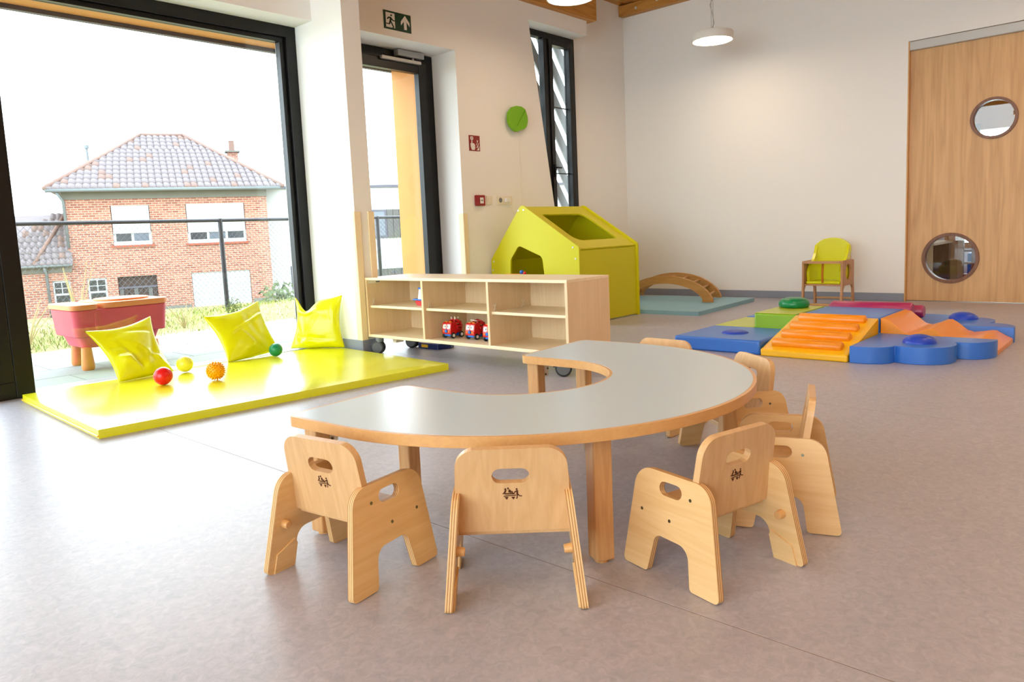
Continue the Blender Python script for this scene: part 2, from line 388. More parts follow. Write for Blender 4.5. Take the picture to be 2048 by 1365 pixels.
for yy in (-2.82, -0.94, 0.94, 2.82): obj('pane', MB().box(X0-0.09, X0-0.08, yy, yy+1.80, 0.18, 3.42), 'pane_clear', w5)
bbz = 0.08
struct('baseboard_back', MB().box(X1-0.012, X1, 2.05, YN, 0, bbz), 'baseboard', 0.004, label='grey blue skirting along the back wall')
struct('baseboard_left', MB().box(3.278, 3.29, 4.5, 5.1, 0, 0.105).box(3.278, 3.46, 4.488, 4.5, 0, 0.105).box(4.94, 6.5, 5.038, 5.05, 0, bbz).box(7.04, X1, YN-0.012, YN, 0, bbz), 'baseboard', 0.003, label='grey blue skirting below the window wall')
# corner guards
for i, (gx, gy, lab) in enumerate(((3.29, 4.5, 'cream corner guard on the pier edge beside the big window'), (3.448, 4.5, 'cream corner guard on the pier edge behind the shelf'), (4.94, YD, 'cream corner guard on the wall edge right of the glass door'))):
    s = 1 if i == 1 else -1
    g = MB()
    if i == 1: g.box(gx-0.045, gx+0.012, gy-0.012, gy, 0.105, 1.06).box(gx, gx+0.012, gy, gy+0.05, 0.105, 1.06)
    else: g.box(gx-0.012, gx+0.045, gy-0.012, gy, 0.105, 1.06).box(gx-0.012, gx, gy, gy+0.05, 0.105, 1.06)
    tag(obj('corner_guard', g, 'guard_cream', None, 0.004), lab, 'corner guard', 'corner guards')
# roof timbers
tag(obj('roof_beam', MB().box(3.46, 7.12, 4.98, 5.29, 3.18, 3.5), 'pine', None, 0.006), 'deep pine beam resting on the wall above the narrow window', 'beam', 'roof timbers')
lb = thing('ledger_beam', 'pine ledger beam bolted along the top of the back wall', 'beam', (X1-0.05, 2.0, 3.46), group='roof timbers')
obj('timber', MB().box(X1-0.10, X1, -2.9, YN-0.005, 3.46, 3.585), 'pine_y', lb, 0.005)
for i in range(14):
    yb = 5.2-0.16 if i == 0 else 5.2-i*0.45
    obj('bolt', MB().cyl((X1-0.10, yb, 3.52+(0.02 if i % 2 else -0.01)), (X1-0.112, yb, 3.52+(0.02 if i % 2 else -0.01)), 0.016, n=8), 'bolt_light', lb)
for i, (yy, lab) in enumerate(((4.98, 'pine joist running out of the far window corner'), (3.2, 'pine joist above the pendant lamps'), (1.4, 'pine joist over the soft play corner'))):
    tag(obj('ceiling_joist', MB().box(-4.9 if i else 7.13, X1-0.02, yy, yy+0.09, 3.586, HC), 'pine', None, 0.004), lab, 'beam', 'roof timbers')

# ------------------------------------------------------------------ big window
w1 = struct('window_1', MB().box(1.2, 1.3, YW, YW+0.16, 0, 2.49), 'black_frame', 0.004, label='big black framed fixed window over the play mat')
F = lambda name, mb, mat='black_frame', bev=0.003: obj(name, mb, mat, w1, bev)
F('top_frame', MB().box(1.3, 3.29, YW, YW+0.10, 2.405, 2.489)); F('side_frame', MB().box(3.205, 3.289, YW, YW+0.10, 0.02, 2.405))
F('glazing_bead', MB().box(1.3, 3.205, YW+0.03, YW+0.095, 2.372, 2.405)); F('glazing_bead', MB().box(3.165, 3.205, YW+0.03, YW+0.095, 0.02, 2.372))
F('threshold', MB().box(1.3, 3.289, YW, YW+0.16, -0.003, 0.02), 'grey_metal')
F('pane', MB().box(1.3, 3.165, YW+0.07, YW+0.082, 0.02, 2.372), 'pane_clear', 0)
# sliding leaf further left, and more of the same glazing towards the rear
w2 = struct('window_2', MB().box(-0.3, 1.199, YW, YW+0.10, 0, 0.10), 'black_frame', 0.004, label='black framed sliding window left of the post')
obj('side_frame', MB().box(1.115, 1.199, YW, YW+0.10, 0.10, 2.40), 'black_frame', w2, 0.003)
obj('side_frame', MB().box(-0.3, -0.216, YW, YW+0.10, 0.10, 2.40), 'black_frame', w2, 0.003)
obj('top_frame', MB().box(-0.3, 1.199, YW, YW+0.10, 2.40, 2.489), 'black_frame', w2, 0.003)
obj('pane', MB().box(-0.216, 1.115, YW+0.06, YW+0.072, 0.10, 2.40), 'pane_clear', w2)
struct('wall_left.001', MB().box(X0, -0.3, 4.872, 5.3, 0, 2.49), 'wall')

# ------------------------------------------------------------------ glazed exit door in its recess
d1 = struct('door_1', MB().box(4.845, 4.935, 5.368, 5.44, 0, 2.552).box(3.45, 3.60, 5.368, 5.44, 0, 2.552).box(3.6, 4.845, 5.368, 5.44, 2.47, 2.552), 'black_frame', 0.004, label='black framed glass door to the terrace')
leaf = obj('leaf_frame', MB().box(4.745, 4.843, 5.352, 5.42, 0.012, 2.468).box(3.602, 3.70, 5.352, 5.42, 0.012, 2.468).box(3.70, 4.745, 5.352, 5.42, 2.375, 2.468).box(3.70, 4.745, 5.352, 5.42, 0.012, 0.13), 'black_frame', d1, 0.004)
obj('pane', MB().box(3.70, 4.745, 5.385, 5.397, 0.13, 2.375), 'pane_clear', d1)
obj('closer_arm', MB().box(4.295, 4.755, 5.315, 5.35, 2.448, 2.476), 'alu', d1, 0.004)
obj('closer_body', MB().box(4.47, 4.78, 5.30, 5.367, 2.495, 2.55), 'grey_metal', d1, 0.004)
obj('closer_link', MB().box(4.66, 4.68, 5.33, 5.35, 2.47, 2.50), 'grey_metal', d1)

# ------------------------------------------------------------------ narrow slanted window
w3 = struct('window_3', MB().box(6.98, 7.036, 5.25, 5.33, 0, 3.02).box(6.0, 6.98, 5.25, 5.33, 2.955, 3.02).box(6.485, 6.56, 5.25, 5.33, 0, 2.955), 'black_frame', 0.004, label='narrow black framed window in the far corner')
obj('sash_frame', MB().box(6.56, 6.62, 5.235, 5.315, 0.02, 2.955).box(6.92, 6.98, 5.235, 5.315, 0.02, 2.955).box(6.62, 6.92, 5.235, 5.315, 2.90, 2.955).box(6.62, 6.92, 5.235, 5.315, 0.02, 0.1), 'black_frame', w3, 0.004)
obj('pane', MB().box(6.62, 6.92, 5.285, 5.295, 0.1, 2.90), 'pane_clear', w3)
obj('pane', MB().box(6.02, 6.485, 5.285, 5.295, 0.02, 2.955), 'pane_clear', w3)
for z in (2.235, 1.505): obj('glazing_bar', MB().box(6.62, 6.93, 5.275, 5.285, z-0.006, z+0.006), 'black_frame', w3)
hd = obj('handle', MB().box(6.575, 6.60, 5.215, 5.235, 1.46, 1.60).box(6.58, 6.595, 5.19, 5.215, 1.55, 1.565).box(6.58, 6.66, 5.185, 5.20, 1.55, 1.568), 'black_frame', w3, 0.003)
lv = thing('louvre_screen', 'grey slanted louvre slats outside the narrow window', 'louvre', (6.8, 5.45, 0))
obj('rail', MB().box(7.62, 7.66, 5.46, 5.50, 0, 3.4), 'louvre_grey', lv); obj('rail', MB().box(6.02, 6.06, 5.46, 5.50, 0, 3.4), 'louvre_grey', lv)
for i in range(13):
    zz = 5.03-i*0.345
    obj('slat', MB().prism([(6.06, zz), (7.62, zz-2.15), (7.62, zz-2.34), (6.06, zz-0.19)], 0, 0.02, XZ(5.46)), 'louvre_grey', lv)

# ------------------------------------------------------------------ sliding oak door with round windows, and the room behind it
d2 = struct('door_2', MB().prism([(0.66, 0.008), (2.043, 0.008), (2.043, 2.52), (0.66, 2.52)], 0, 0.045, YZ(X1+0.045),
            [arc(1.333, 1.714, 0.165, 0, 360, 40)[:-1], arc(1.66, 0.428, 0.218, 0, 360, 44)[:-1]]), 'door_oak', 0, label='tall oak sliding door with two round windows')
for (cy, cz, r0, r1) in ((1.333, 1.714, 0.163, 0.189), (1.66, 0.428, 0.215, 0.245)):
    obj('window_ring', MB().prism(arc(cy, cz, r1, 0, 360, 48)[:-1], 0, 0.075, YZ(X1+0.028), [arc(cy, cz, r0, 0, 360, 48)[:-1]]), 'ring_walnut', d2, 0.004)
    obj('round_pane', MB().cyl((X1+0.062, cy, cz), (X1+0.07, cy, cz), r0+0.004, n=40), 'pane_clear', d2)
obj('track_cover', MB().box(X1+0.002, X1+0.044, 0.66, 2.043, 2.44, 2.528), 'alu', d2, 0.008)
struct('trim_1', MB().box(X1-0.004, X1+0.14, 2.036, 2.047, 0, 2.53), 'beech_edge', 0.001, label='thin wooden edge strip left of the oak door')
struct('trim_2', MB().box(X1+0.01, X1+0.11, 0.68, 2.04, -0.003, 0.003), 'alu', label='metal floor threshold under the oak door')
struct('wall_far', MB().box(12.4, 12.6, YR, 1.25, 0, 2.35).box(12.4, 12.6, YR, 5.6, 2.35, HC).box(12.4, 12.6, 2.6, 5.6, 0, 2.35).box(12.4, 12.6, 1.25, 2.6, 0, 0.35), 'wall', label='white wall of the room behind the oak door')
w4 = struct('window_4', MB().box(12.44, 12.5, 1.25, 1.33, 0.35, 2.35).box(12.44, 12.5, 2.52, 2.6, 0.35, 2.35).box(12.44, 12.5, 1.33, 2.52, 2.27, 2.35).box(12.44, 12.5, 1.33, 2.52, 0.35, 0.43), 'beech_leg', label='far window in the room behind the oak door')
obj('pane', MB().box(12.46, 12.47, 1.33, 2.52, 0.43, 2.27), 'pane_clear', w4)
cb = thing('wooden_counter', 'wooden counter seen through the lower round door window', 'cabinet', (9.6, 2.2, 0))
obj('worktop', MB().box(9.0, 9.9, 1.98, 2.75, 0.52, 0.55), 'maple_x', cb, 0.004); obj('side_panel', MB().box(9.03, 9.06, 2.0, 2.7, 0, 0.52), 'maple_z', cb)
obj('side_panel', MB().box(9.8, 9.88, 2.0, 2.7, 0, 0.52), 'ring_walnut', cb); obj('back_panel', MB().box(9.06, 9.8, 2.66, 2.7, 0, 0.52), 'maple_z', cb)
tag(obj('wooden_post', MB().box(9.9, 10.2, 1.93, 2.05, 0, 2.2), 'chair_beech_red', None, 0.004), 'square wooden post seen through the lower round door window', 'post')
ld = thing('climbing_ladder', 'wooden climbing ladder seen through the lower round door window', 'ladder', (10.4, 1.9, 0))
for yy in (1.86, 1.99): obj('stile', MB().box(10.4, 10.46, yy-0.022, yy+0.022, 0, 1.9), 'ring_walnut', ld)
for i in range(12): obj('rung', MB().cyl((10.43, 1.87, 0.1+i*0.15), (10.43, 1.99, 0.1+i*0.15), 0.015, n=10), 'ring_walnut', ld)
tag(obj('pine_bulkhead', MB().box(10.5, 10.7, YR+0.01, 5.2, 1.835, HC-0.001), 'pine_y', None), 'pine boarded bulkhead seen through the upper round door window', 'bulkhead')
tag(obj('play_crate', MB().box(11.6, 12.0, 1.75, 2.15, 0, 0.32).box(11.65, 11.95, 1.8, 2.1, 0.32, 0.4), 'toy_blue', None, 0.02), 'blue play crate in the room behind the oak door', 'crate')
tag(obj('wooden_cupboard', MB().box(11.9, 12.38, 0.7, 1.2, 0, 0.9), 'maple_z', None, 0.006), 'pale wooden cupboard in the room behind the oak door', 'cupboard')

# ------------------------------------------------------------------ pendant lamps
def pendant(loc, label, group='pendant lamps'):
    x, y, z = loc; r = 0.207; h = 0.082
    t = thing('pendant_lamp', label, 'lamp', (x, y, z), group=group)
    obj('housing', MB().lathe([(r-0.012, 0.004), (r-0.012, 0.0), (r, 0.0), (r, h-0.012), (r-0.004, h-0.003), (r-0.012, h), (0.001, h)], (0, 0, 0), 48), 'white_plastic', t, smooth=40, W=False)
    obj('diffuser', MB().lathe([(0.001, 0.002), (r-0.012, 0.002), (r-0.012, 0.006), (0.001, 0.006)], (0, 0, 0), 48), 'lamp_diffuser', t, W=False)
    obj('canopy_plate', MB().lathe([(0.001, h), (0.075, h), (0.075, h+0.008), (0.001, h+0.008)], (0, 0, 0), 24), 'grey_metal', t, W=False)
    top = HC - z - 0.001
    for a in (75, 255):
        px, py = 0.062*math.cos(math.radians(a+140)), 0.062*math.sin(math.radians(a+140))
        obj('suspension_wire', MB().tube([(px, py, h), (px, py, top)], 0.0022, 6), 'grey_metal', t, W=False)
    cp = [(-0.02+0.022*math.sin(q*2.1), 0.022*math.cos(q*2.1)-0.01, h+(top-h)*q/9) for q in range(10)]
    obj('power_cord', MB().tube(cp, 0.0045, 8), 'alu', t, smooth=True, W=False)
    return t
pendant((7.215, 3.63, 2.708), 'round white pendant lamp glowing in front of the back wall')
pendant((5.27, 3.95, 2.818), 'round white pendant lamp cut off by the top of the picture')
for (x, y) in ((2.7, 0.2), (0.6, 0.3), (5.4, 0.4), (7.2, 0.3), (4.1, -0.8), (-1.8, 0.6), (-1.6, 2.4), (1.4, -1.6), (6.2, -1.5), (3.9, 1.6)):  # unseen pendants added and spread out as warm fill
    pendant((x, y, 2.76), 'unseen round white pendant lamp added overhead as fill light')
pendant((9.4, 1.0, 2.9), 'round white pendant lamp added close behind the oak door for brightness')  # lamp added to light the room beyond the door
pendant((11.6, 2.2, 2.9), 'round white pendant lamp added far back behind the oak door for brightness')  # second lamp added to brighten that room

# ------------------------------------------------------------------ signs and wall fittings on the door wall
def flat(name, polys, yface, mat, parent, th=0.0012):
    mb = MB()
    for p in polys: mb.prism(p, -th, 0.0, XZ(yface))
    return obj(name, mb, mat, parent)
ex = thing('exit_sign', 'green emergency exit sign with running man and upward arrow', 'sign', (4.265, YD, 2.61))
ax, az, aw, ah = 4.116, 2.615, 0.30, 0.151
E_ = lambda u, v: (ax+u*aw, az+v*ah)
obj('backing', MB().box(ax-0.006, ax+aw+0.006, YD-0.004, YD, az-0.006, az+ah+0.006), 'white_plastic', ex)
obj('panel', MB().box(ax, ax+aw, YD-0.0065, YD-0.004, az, az+ah), 'sign_green', ex)
flat('arrow', [[E_(.78, .92), E_(.94, .56), E_(.94, .34), E_(.83, .58), E_(.83, .14), E_(.73, .14), E_(.73, .58), E_(.62, .34), E_(.62, .56)]], YD-0.0065, 'sign_white', ex)
flat('doorway', [[E_(.08, .10), E_(.40, .10), E_(.40, .90), E_(.08, .90)]], YD-0.0065, 'sign_white', ex)
man = [[E_(.275+.028*math.cos(a/12*2*PI), .77+.055*math.sin(a/12*2*PI)) for a in range(12)],
       [E_(.16, .66), E_(.25, .68), E_(.29, .62), E_(.26, .42), E_(.20, .42), E_(.22, .58)],
       [E_(.16, .66), E_(.20, .62), E_(.15, .52), E_(.11, .54)],
       [E_(.28, .64), E_(.34, .53), E_(.40, .53), E_(.40, .48), E_(.32, .47), E_(.26, .57)],
       [E_(.20, .44), E_(.26, .44), E_(.22, .28), E_(.17, .26)], [E_(.22, .31), E_(.21, .26), E_(.08, .26), E_(.08, .31)],
       [E_(.24, .46), E_(.28, .42), E_(.36, .16), E_(.32, .14), E_(.25, .36)], [E_(.27, .10), E_(.36, .10), E_(.35, .16), E_(.32, .14)]]
flat('running_man', man, YD-0.0077, 'sign_ink', ex)
fs = thing('fire_alarm_sign', 'dark red fire alarm sign with hand and flames', 'sign', (5.135, YD, 1.65))
fx, fz, fs_ = 5.062, 1.651, 0.145
G = lambda u, v: (fx+u*fs_, fz+v*fs_)
obj('panel', MB().box(fx, fx+fs_, YD-0.004, YD, fz, fz+fs_), 'sign_red', fs)
flat('hand', [[G(.12, .48), G(.40, .5), G(.52, .42), G(.54, .2), G(.48, .06), G(.22, .06), G(.14, .25)], [G(.2, .48), G(.29, .48), G(.29, .7), G(.22, .7)]], YD-0.004, 'sign_white', fs)
flat('button_mark', [[G(.13, .72), G(.38, .72), G(.38, .92), G(.13, .92)]], YD-0.004, 'sign_white', fs)
flat('button_dot', [[G(.22, .79), G(.30, .79), G(.30, .86), G(.22, .86)]], YD-0.0052, 'sign_red', fs)
flat('flames', [[G(.62, .36), G(.70, .42), G(.86, .72), G(.78, .66), G(.72, .74), G(.74, .56)], [G(.66, .2), G(.76, .22), G(.92, .56), G(.86, .5), G(.74, .34)], [G(.68, .06), G(.92, .04), G(.92, .36), G(.84, .2)]], YD-0.004, 'sign_white', fs)
cp = thing('fire_call_point', 'dark red square fire alarm call point on the door wall', 'alarm', (5.157, YD, 1.13))
obj('housing', MB().box(5.10, 5.216, YD-0.035, YD, 1.13, 1.232), 'alarm_red', cp, 0.006)
obj('push_plate', MB().box(5.142, 5.188, YD-0.038, YD-0.034, 1.152, 1.208), 'white_plastic', cp)
obj('emblem', MB().box(5.148, 5.182, YD-0.0395, YD-0.038, 1.178, 1.183).box(5.163, 5.167, YD-0.0395, YD-0.038, 1.17, 1.192), 'black_plastic', cp)
sw = thing('light_switch', 'cream light switch between the call point and the sockets', 'switch', (5.3, YD, 1.14))
obj('plate', MB().box(5.262, 5.343, YD-0.009, YD, 1.14, 1.228), 'cream_plastic', sw, 0.003)
obj('rocker', MB().box(5.28, 5.325, YD-0.013, YD-0.009, 1.156, 1.206), 'cream_plastic', sw, 0.002)
so = thing('wall_socket', 'cream double wall socket with a white plug above the playhouse', 'socket', (5.52, YD, 1.14))
obj('plate', MB().box(5.413, 5.637, YD-0.009, YD, 1.14, 1.226), 'cream_plastic', so, 0.003)
obj('socket_well', MB().cyl((5.46, YD-0.0085, 1.186), (5.46, YD-0.0105, 1.186), 0.024, n=20), 'grey_plastic', so)
obj('plug', MB().box(5.515, 5.575, YD-0.045, YD-0.009, 1.165, 1.205), 'white_plastic', so, 0.005)
lf = thing('leaf_lamp', 'bright green leaf shaped wall lamp above the playhouse', 'lamp', (5.72, YD, 1.87))
lo = [(5.572, 1.985), (5.585, 2.05), (5.64, 2.10), (5.70, 2.118), (5.78, 2.118), (5.835, 2.095), (5.868, 2.02), (5.868, 1.97), (5.845, 1.92), (5.80, 1.895), (5.76, 1.885), (5.69, 1.864), (5.63, 1.885), (5.585, 1.93)]
lo = round_poly(lo, 0.03, 3)
obj('shade', MB().prism(lo, -0.06, -0.035, XZ(YD)), 'leaf_green', lf, 0.012, smooth=50)
obj('mount', MB().cyl((5.72, YD-0.036, 1.99), (5.72, YD, 1.99), 0.07, n=20), 'white_plastic', lf)
obj('midrib', MB().tube([(5.70, YD-0.062, 1.92), (5.76, YD-0.063, 2.0), (5.83, YD-0.062, 2.085)], 0.004, 6), 'leaf_vein', lf)
obj('power_cord', MB().tube([(5.78, YD-0.006, 1.90), (5.785, YD-0.006, 1.6), (5.79, YD-0.006, 1.2), (5.78, YD-0.006, 1.02), (5.68, YD-0.01, 1.0), (5.60, YD-0.02, 1.10), (5.565, YD-0.03, 1.17)], 0.0025, 6), 'cream_plastic', lf)

# ------------------------------------------------------------------ horseshoe table
TC = Vector((1.87, 1.676, 0)); ta = math.radians(3.72)
tb = thing('horseshoe_table', 'low horseshoe table with pale grey top and rounded beech edge', 'table', TC, ta)
zt = 0.3655
def horseshoe(ro, ri, ne, rc):
    out = [(p[0], p[1]) for p in arc(0, 0, ro, 180, 360, 64)]
    inn = [(p[0], p[1]) for p in arc(0, 0, ri, 360, 180, 40)]
    right = round_poly([(ro, 0.02), (ro, ne), (ri, ne), (ri, 0.02)], [0, rc, rc, 0], 6)
    left = round_poly([(-ri, 0.02), (-ri, ne), (-ro, ne), (-ro, 0.02)], [0, rc, rc, 0], 6)
    return out + right + inn + left
Rm = Matrix.Identity(4)
top = MB().prism(horseshoe(0.768, 0.320, 0.232, 0.03), zt-0.008, zt, lambda p, q, w: Vector((p, q, w)))
obj('laminate_top', top, 'table_top', tb, W=False)
rim = MB().prism(horseshoe(0.779, 0.309, 0.243, 0.04), zt-0.030, zt-0.0006, lambda p, q, w: Vector((p, q, w)))
obj('beech_core', rim, 'beech_edge', tb, 0.011, smooth=45, seg=4, W=False)
for e, n_ in ((-0.42, -0.575), (0.42, -0.575), (-0.70, 0.205), (0.722, 0.205), (-0.335, 0.215), (0.373, 0.205)):
    a = math.atan2(n_, e) if n_ < 0 else (math.radians(90))
    M = Matrix.Translation((e, n_, 0)) @ Matrix.Rotation(a+math.radians(4 if n_ < 0 else 0), 4, 'Z')
    lg = obj('leg', MB().box(-0.026, 0.026, -0.026, 0.026, 0.008, zt-0.03, M), 'beech_leg', tb, 0.005, W=False)
    obj('foot_glide', MB().cyl((e, n_, 0), (e, n_, 0.009), 0.018, n=16), 'beech_edge', lg, W=False)
    if n_ < 0:
        obj('bracket', MB().box(-0.029, -0.027, -0.03, 0.024, zt-0.075, zt-0.031, M), 'white_plastic', lg, 0.001, W=False)
    else:
        q = 1 if e > -0.5 or True else -1
        obj('bracket', MB().box(-0.020, -0.017, -0.058, -0.0265, zt-0.098, zt-0.031, M), 'white_plastic', lg, 0.001, W=False)
        for (py, pz) in ((-0.036, -0.088), (-0.050, -0.066)):
            obj('bracket_screw', MB().cyl(M @ Vector((-0.020, py, zt+pz)), M @ Vector((-0.0235, py, zt+pz)), 0.0045, n=10), 'screw', lg, W=False)

# ------------------------------------------------------------------ toddler chairs
th = math.radians(5.5)
pan_o = round_poly([(0, 0), (0.088, 0), (0.101, 0.098), (0.207, 0.101), (0.229, 0), (0.314, 0), (0.279, 0.258), (0.045, 0.258)],
                   [0.012, 0.010, 0.034, 0.024, 0.010, 0.012, 0.055, 0.05], 7)
slot = obround(0.164, 0.2195, 0.074, 0.034)
def panel_frame(s):
    return lambda u, v, w: Vector((u-0.157, s*(0.163 - v*math.sin(th) - w*math.cos(th)), v*math.cos(th) - w*math.sin(th) + 0.0018))
def logo_mesh():
    mb = MB(); P = []
    P += [[(-.030, .004), (.010, .004), (.008, .0), (-.028, .0)], [(-.032, -.007), (.014, -.004), (.014, -.006), (-.031, -.009)]]
    P += [[(-.028, -.011), (-.014, -.011), (-.021, -.022)], [(-.004, -.011), (.010, -.011), (.004, -.022)]]
    P += [[(-.030, .008), (-.024, .008), (-.020, .016), (-.026, .017)], arc(-.0245, .0205, .0035, 0, 360, 8)[:-1], [(-.036, .002), (-.033, .001), (-.022, .009), (-.025, .011)]]
    P += [[(-.014, .008), (-.008, .007), (-.004, .015), (-.012, .020)], arc(-.0145, .0235, .0035, 0, 360, 8)[:-1], [(-.010, .008), (.002, .012), (.003, .009), (-.008, .005)], [(-.008, .013), (.006, .004), (.004, .002), (-.009, .010)]]
    P += [arc(.0165, .0195, .0035, 0, 360, 8)[:-1], [(.006, .008), (.017, .015), (.022, .013), (.021, .001), (.015, .003), (.016, .009), (.007, .005)], [(.015, .003), (.021, .002), (.019, -.010), (.017, -.020), (.014, -.019), (.016, -.009)], [(.019, .002), (.028, -.007), (.035, -.007), (.036, -.010), (.027, -.010), (.017, -.001)]]
    cu = bpy.data.curves.new('community_text', 'FONT'); cu.body = 'community'; cu.size = 0.0088; cu.align_x = 'CENTER'; cu.align_y = 'CENTER'
    to = bpy.data.objects.new('tmp_text', cu); C.objects.link(to)
    dg = bpy.context.evaluated_depsgraph_get(); me = to.evaluated_get(dg).to_mesh()
    tv = [(v.co.x-0.008, v.co.y-0.003) for v in me.vertices]; tf = [tuple(p.vertices) for p in me.polygons]
    to.evaluated_get(dg).to_mesh_clear(); bpy.data.objects.remove(to)
    return P, tv, tf
LP, LTV, LTF = logo_mesh()
bt = math.radians(9)
def back_frame(p, q, w):      # p sideways (to the right), q up along the backrest, w thickness forward; local chair: +x forward, +y left
    bx, bz = -0.157+0.098, 0.155
    return Vector((bx - q*math.sin(bt) + w*math.cos(bt), -p, bz + q*math.cos(bt) + w*math.sin(bt)))
def make_chair():
    t = thing('toddler_chair', '', 'chair', (0, 0, 0), 0, 'wooden toddler chairs around the horseshoe table')
    for s in (1, -1):
        sp = obj('side_panel', MB().prism(pan_o, 0, 0.0175, panel_frame(s), [slot]), 'birch', t, 0.003, seg=2, W=False)
        sp.data.materials.append(MATS['ply_stripes'])
        pn = Vector((0, s*math.cos(th), math.sin(th)))
        for pg in sp.data.polygons:
            if abs(pg.normal.dot(pn)) < 0.5: pg.material_index = 1
        f = panel_frame(s)
        for (u, v) in ((0.100, 0.213), (0.256, 0.151), (0.162, 0.1455)):
            obj('screw', MB().cyl(f(u, v, 0.001), f(u, v, -0.0008), 0.0042, n=10), 'screw', sp, W=False)
        obj('stacking_peg', MB().cyl(f(0.055, 0.128, 0.017), f(0.055, 0.128, 0.037), 0.012, 0.010, n=14), 'beech_edge', t, 0.002, W=False)
        obj('foot_strip', MB().prism([(0.02, 0.0), (0.086, 0.0), (0.096, 0.06), (0.09, 0.075), (0.03, 0.05)], 0.0175, 0.022, f), 'birch', sp, W=False)
    bw, hw = 0.138, 0.128
    bo = round_poly([(-bw, 0), (bw, 0), (hw, 0.21), (-hw, 0.21)], [0.004, 0.004, 0.048, 0.048], 9)
    bk = obj('backrest', MB().prism(bo, 0, 0.018, back_frame, [obround(-0.002, 0.1425, 0.088, 0.037)]), 'beech', t, 0.003, seg=2, W=False)
    lm = MB()
    for P in LP: lm.prism([(x*0.64, y*0.64+0.096) for x, y in P], -0.0009, 0.0, back_frame)
    lm.add([back_frame(x*0.64, y*0.64+0.096, -0.0012) for x, y in LTV], LTF)
    obj('logo', lm, 'logo_brown', bk, W=False)
    seat = MB().box(-0.045, 0.128, -0.141, 0.141, 0.141, 0.157)
    obj('seat', seat, 'beech', t, 0.003, W=False)
    return t
ch0 = make_chair()
chairs = [(1.073, 1.580, 8.5, 'wooden toddler chair at the left end of the horseshoe table'),
          (1.268, 1.173, 41.4, 'wooden toddler chair squarely back to us left of the front table leg'),
          (1.645, 0.840, 75.5, 'nearest wooden toddler chair right of the front table leg'),
          (2.085, 0.845, 110.8, 'wooden toddler chair seen sideways behind the nearest right chair'),
          (2.530, 1.200, 144, 'pale toddler chair at the far right curve of the table'),
          (2.725, 1.653, 178, 'toddler chair mostly hidden behind the table with only its backrest top showing')]
for i, (x, y, a, lab) in enumerate(chairs):
    c = ch0 if i == 0 else dup(ch0)
    c.location = (x, y, 0); c.rotation_euler = (0, 0, math.radians(a)); c['label'] = lab

# ------------------------------------------------------------------ low open shelf on castors
sh = thing('toy_shelf', 'low birch shelf with six open compartments on castors', 'shelf', (3.66, 3.667, 0))
A0, A1, B0, B1, Z0, Z1, tk = 3.329, 3.749, 2.588, 4.482, 0.129, 0.5735, 0.0195
zs0, zs1 = 0.347, 0.3655
D1, D2 = 3.849, 3.2246
obj('top_panel', MB().box(A0-0.002, A1, B0, B1, Z1-tk, Z1), 'maple_y', sh, 0.002)
obj('bottom_panel', MB().box(A0, A1, B0, B1, Z0, Z0+tk+0.002), 'maple_y', sh, 0.002)
for y0 in (B0, B1-tk): obj('side_panel', MB().box(A0, A1, y0, y0+tk, Z0+tk, Z1-tk), 'maple_z', sh, 0.0015)
for yd in (D1, D2): obj('divider', MB().box(A0, A1-0.012, yd-tk/2, yd+tk/2, Z0+tk, Z1-tk), 'maple_z', sh, 0.0015)
obj('back_panel', MB().box(A1-0.012, A1, B0+tk, B1-tk, Z0+tk, Z1-tk), 'maple_z', sh)
for (ya, yb) in ((D1+tk/2, B1-tk), (D2+tk/2, D1-tk/2), (B0+tk, D2-tk/2)):
    s_ = obj('shelf_board', MB().box(A0+0.02, A1-0.014, ya+0.002, yb-0.002, zs0, zs1), 'maple_y', sh, 0.003)
    for xx in ((A0+0.05,) if ya > 3.1 else (A0+0.05, A1-0.1)):
        cl_ = MB()
        for q in (-1, 1): cl_.box(-0.0014, 0.0014, -0.001, 0.001, -0.028, 0.028, Matrix.Translation((xx, yb-0.006, zs1+0.025)) @ Matrix.Rotation(q*0.45, 4, 'Y'))
        obj('shelf_clip', cl_, 'cream_plastic', s_)
st_ = obj('name_sticker', MB().box(A0+0.012, A0+0.13, B1-tk-0.001, B1-tk, 0.528, 0.551), 'cream_plastic', sh)
obj('sticker_print', MB().box(A0+0.085, A0+0.12, B1-tk-0.0016, B1-tk-0.001, 0.532, 0.542), 'grey_plastic', st_)
def castor(x, y, ang):
    M = Matrix.Translation((x, y, 0)) @ Matrix.Rotation(ang, 4, 'Z')
    cs = obj('castor', MB().lathe([(0.001, 0.09), (0.03, 0.09), (0.03, Z0-0.0005), (0.001, Z0-0.0005)], (x, y, 0), 16).box(-0.03, 0.016, -0.012, 0.012, 0.05, 0.092, M), 'grey_plastic', sh, 0.003)
    for q in (-1, 1):
        a = M @ Vector((-0.014, q*0.010, 0.05)); b = M @ Vector((-0.014, q*0.028, 0.05))
        obj('castor_wheel', MB().cyl(a, b, 0.05, n=28), 'black_plastic', cs, 0.005)
        c_ = M @ Vector((-0.014, q*0.031, 0.05))
        obj('wheel_disc', MB().cyl(b, c_, 0.040, 0.038, n=28), 'darkgrey_disc', cs)
    obj('brake_tab', MB().box(-0.075, -0.058, -0.012, 0.012, 0.056, 0.068, M), 'black_plastic', cs, 0.002)
castor(3.372, 4.405, math.radians(-58)); castor(3.385, 2.66, math.radians(-52)); castor(3.70, 4.40, math.radians(-75)); castor(3.70, 2.66, math.radians(-40))
obj('cross_rail', MB().box(3.42, 3.49, 4.27, 4.31, 0.085, Z0), 'maple_y', sh)

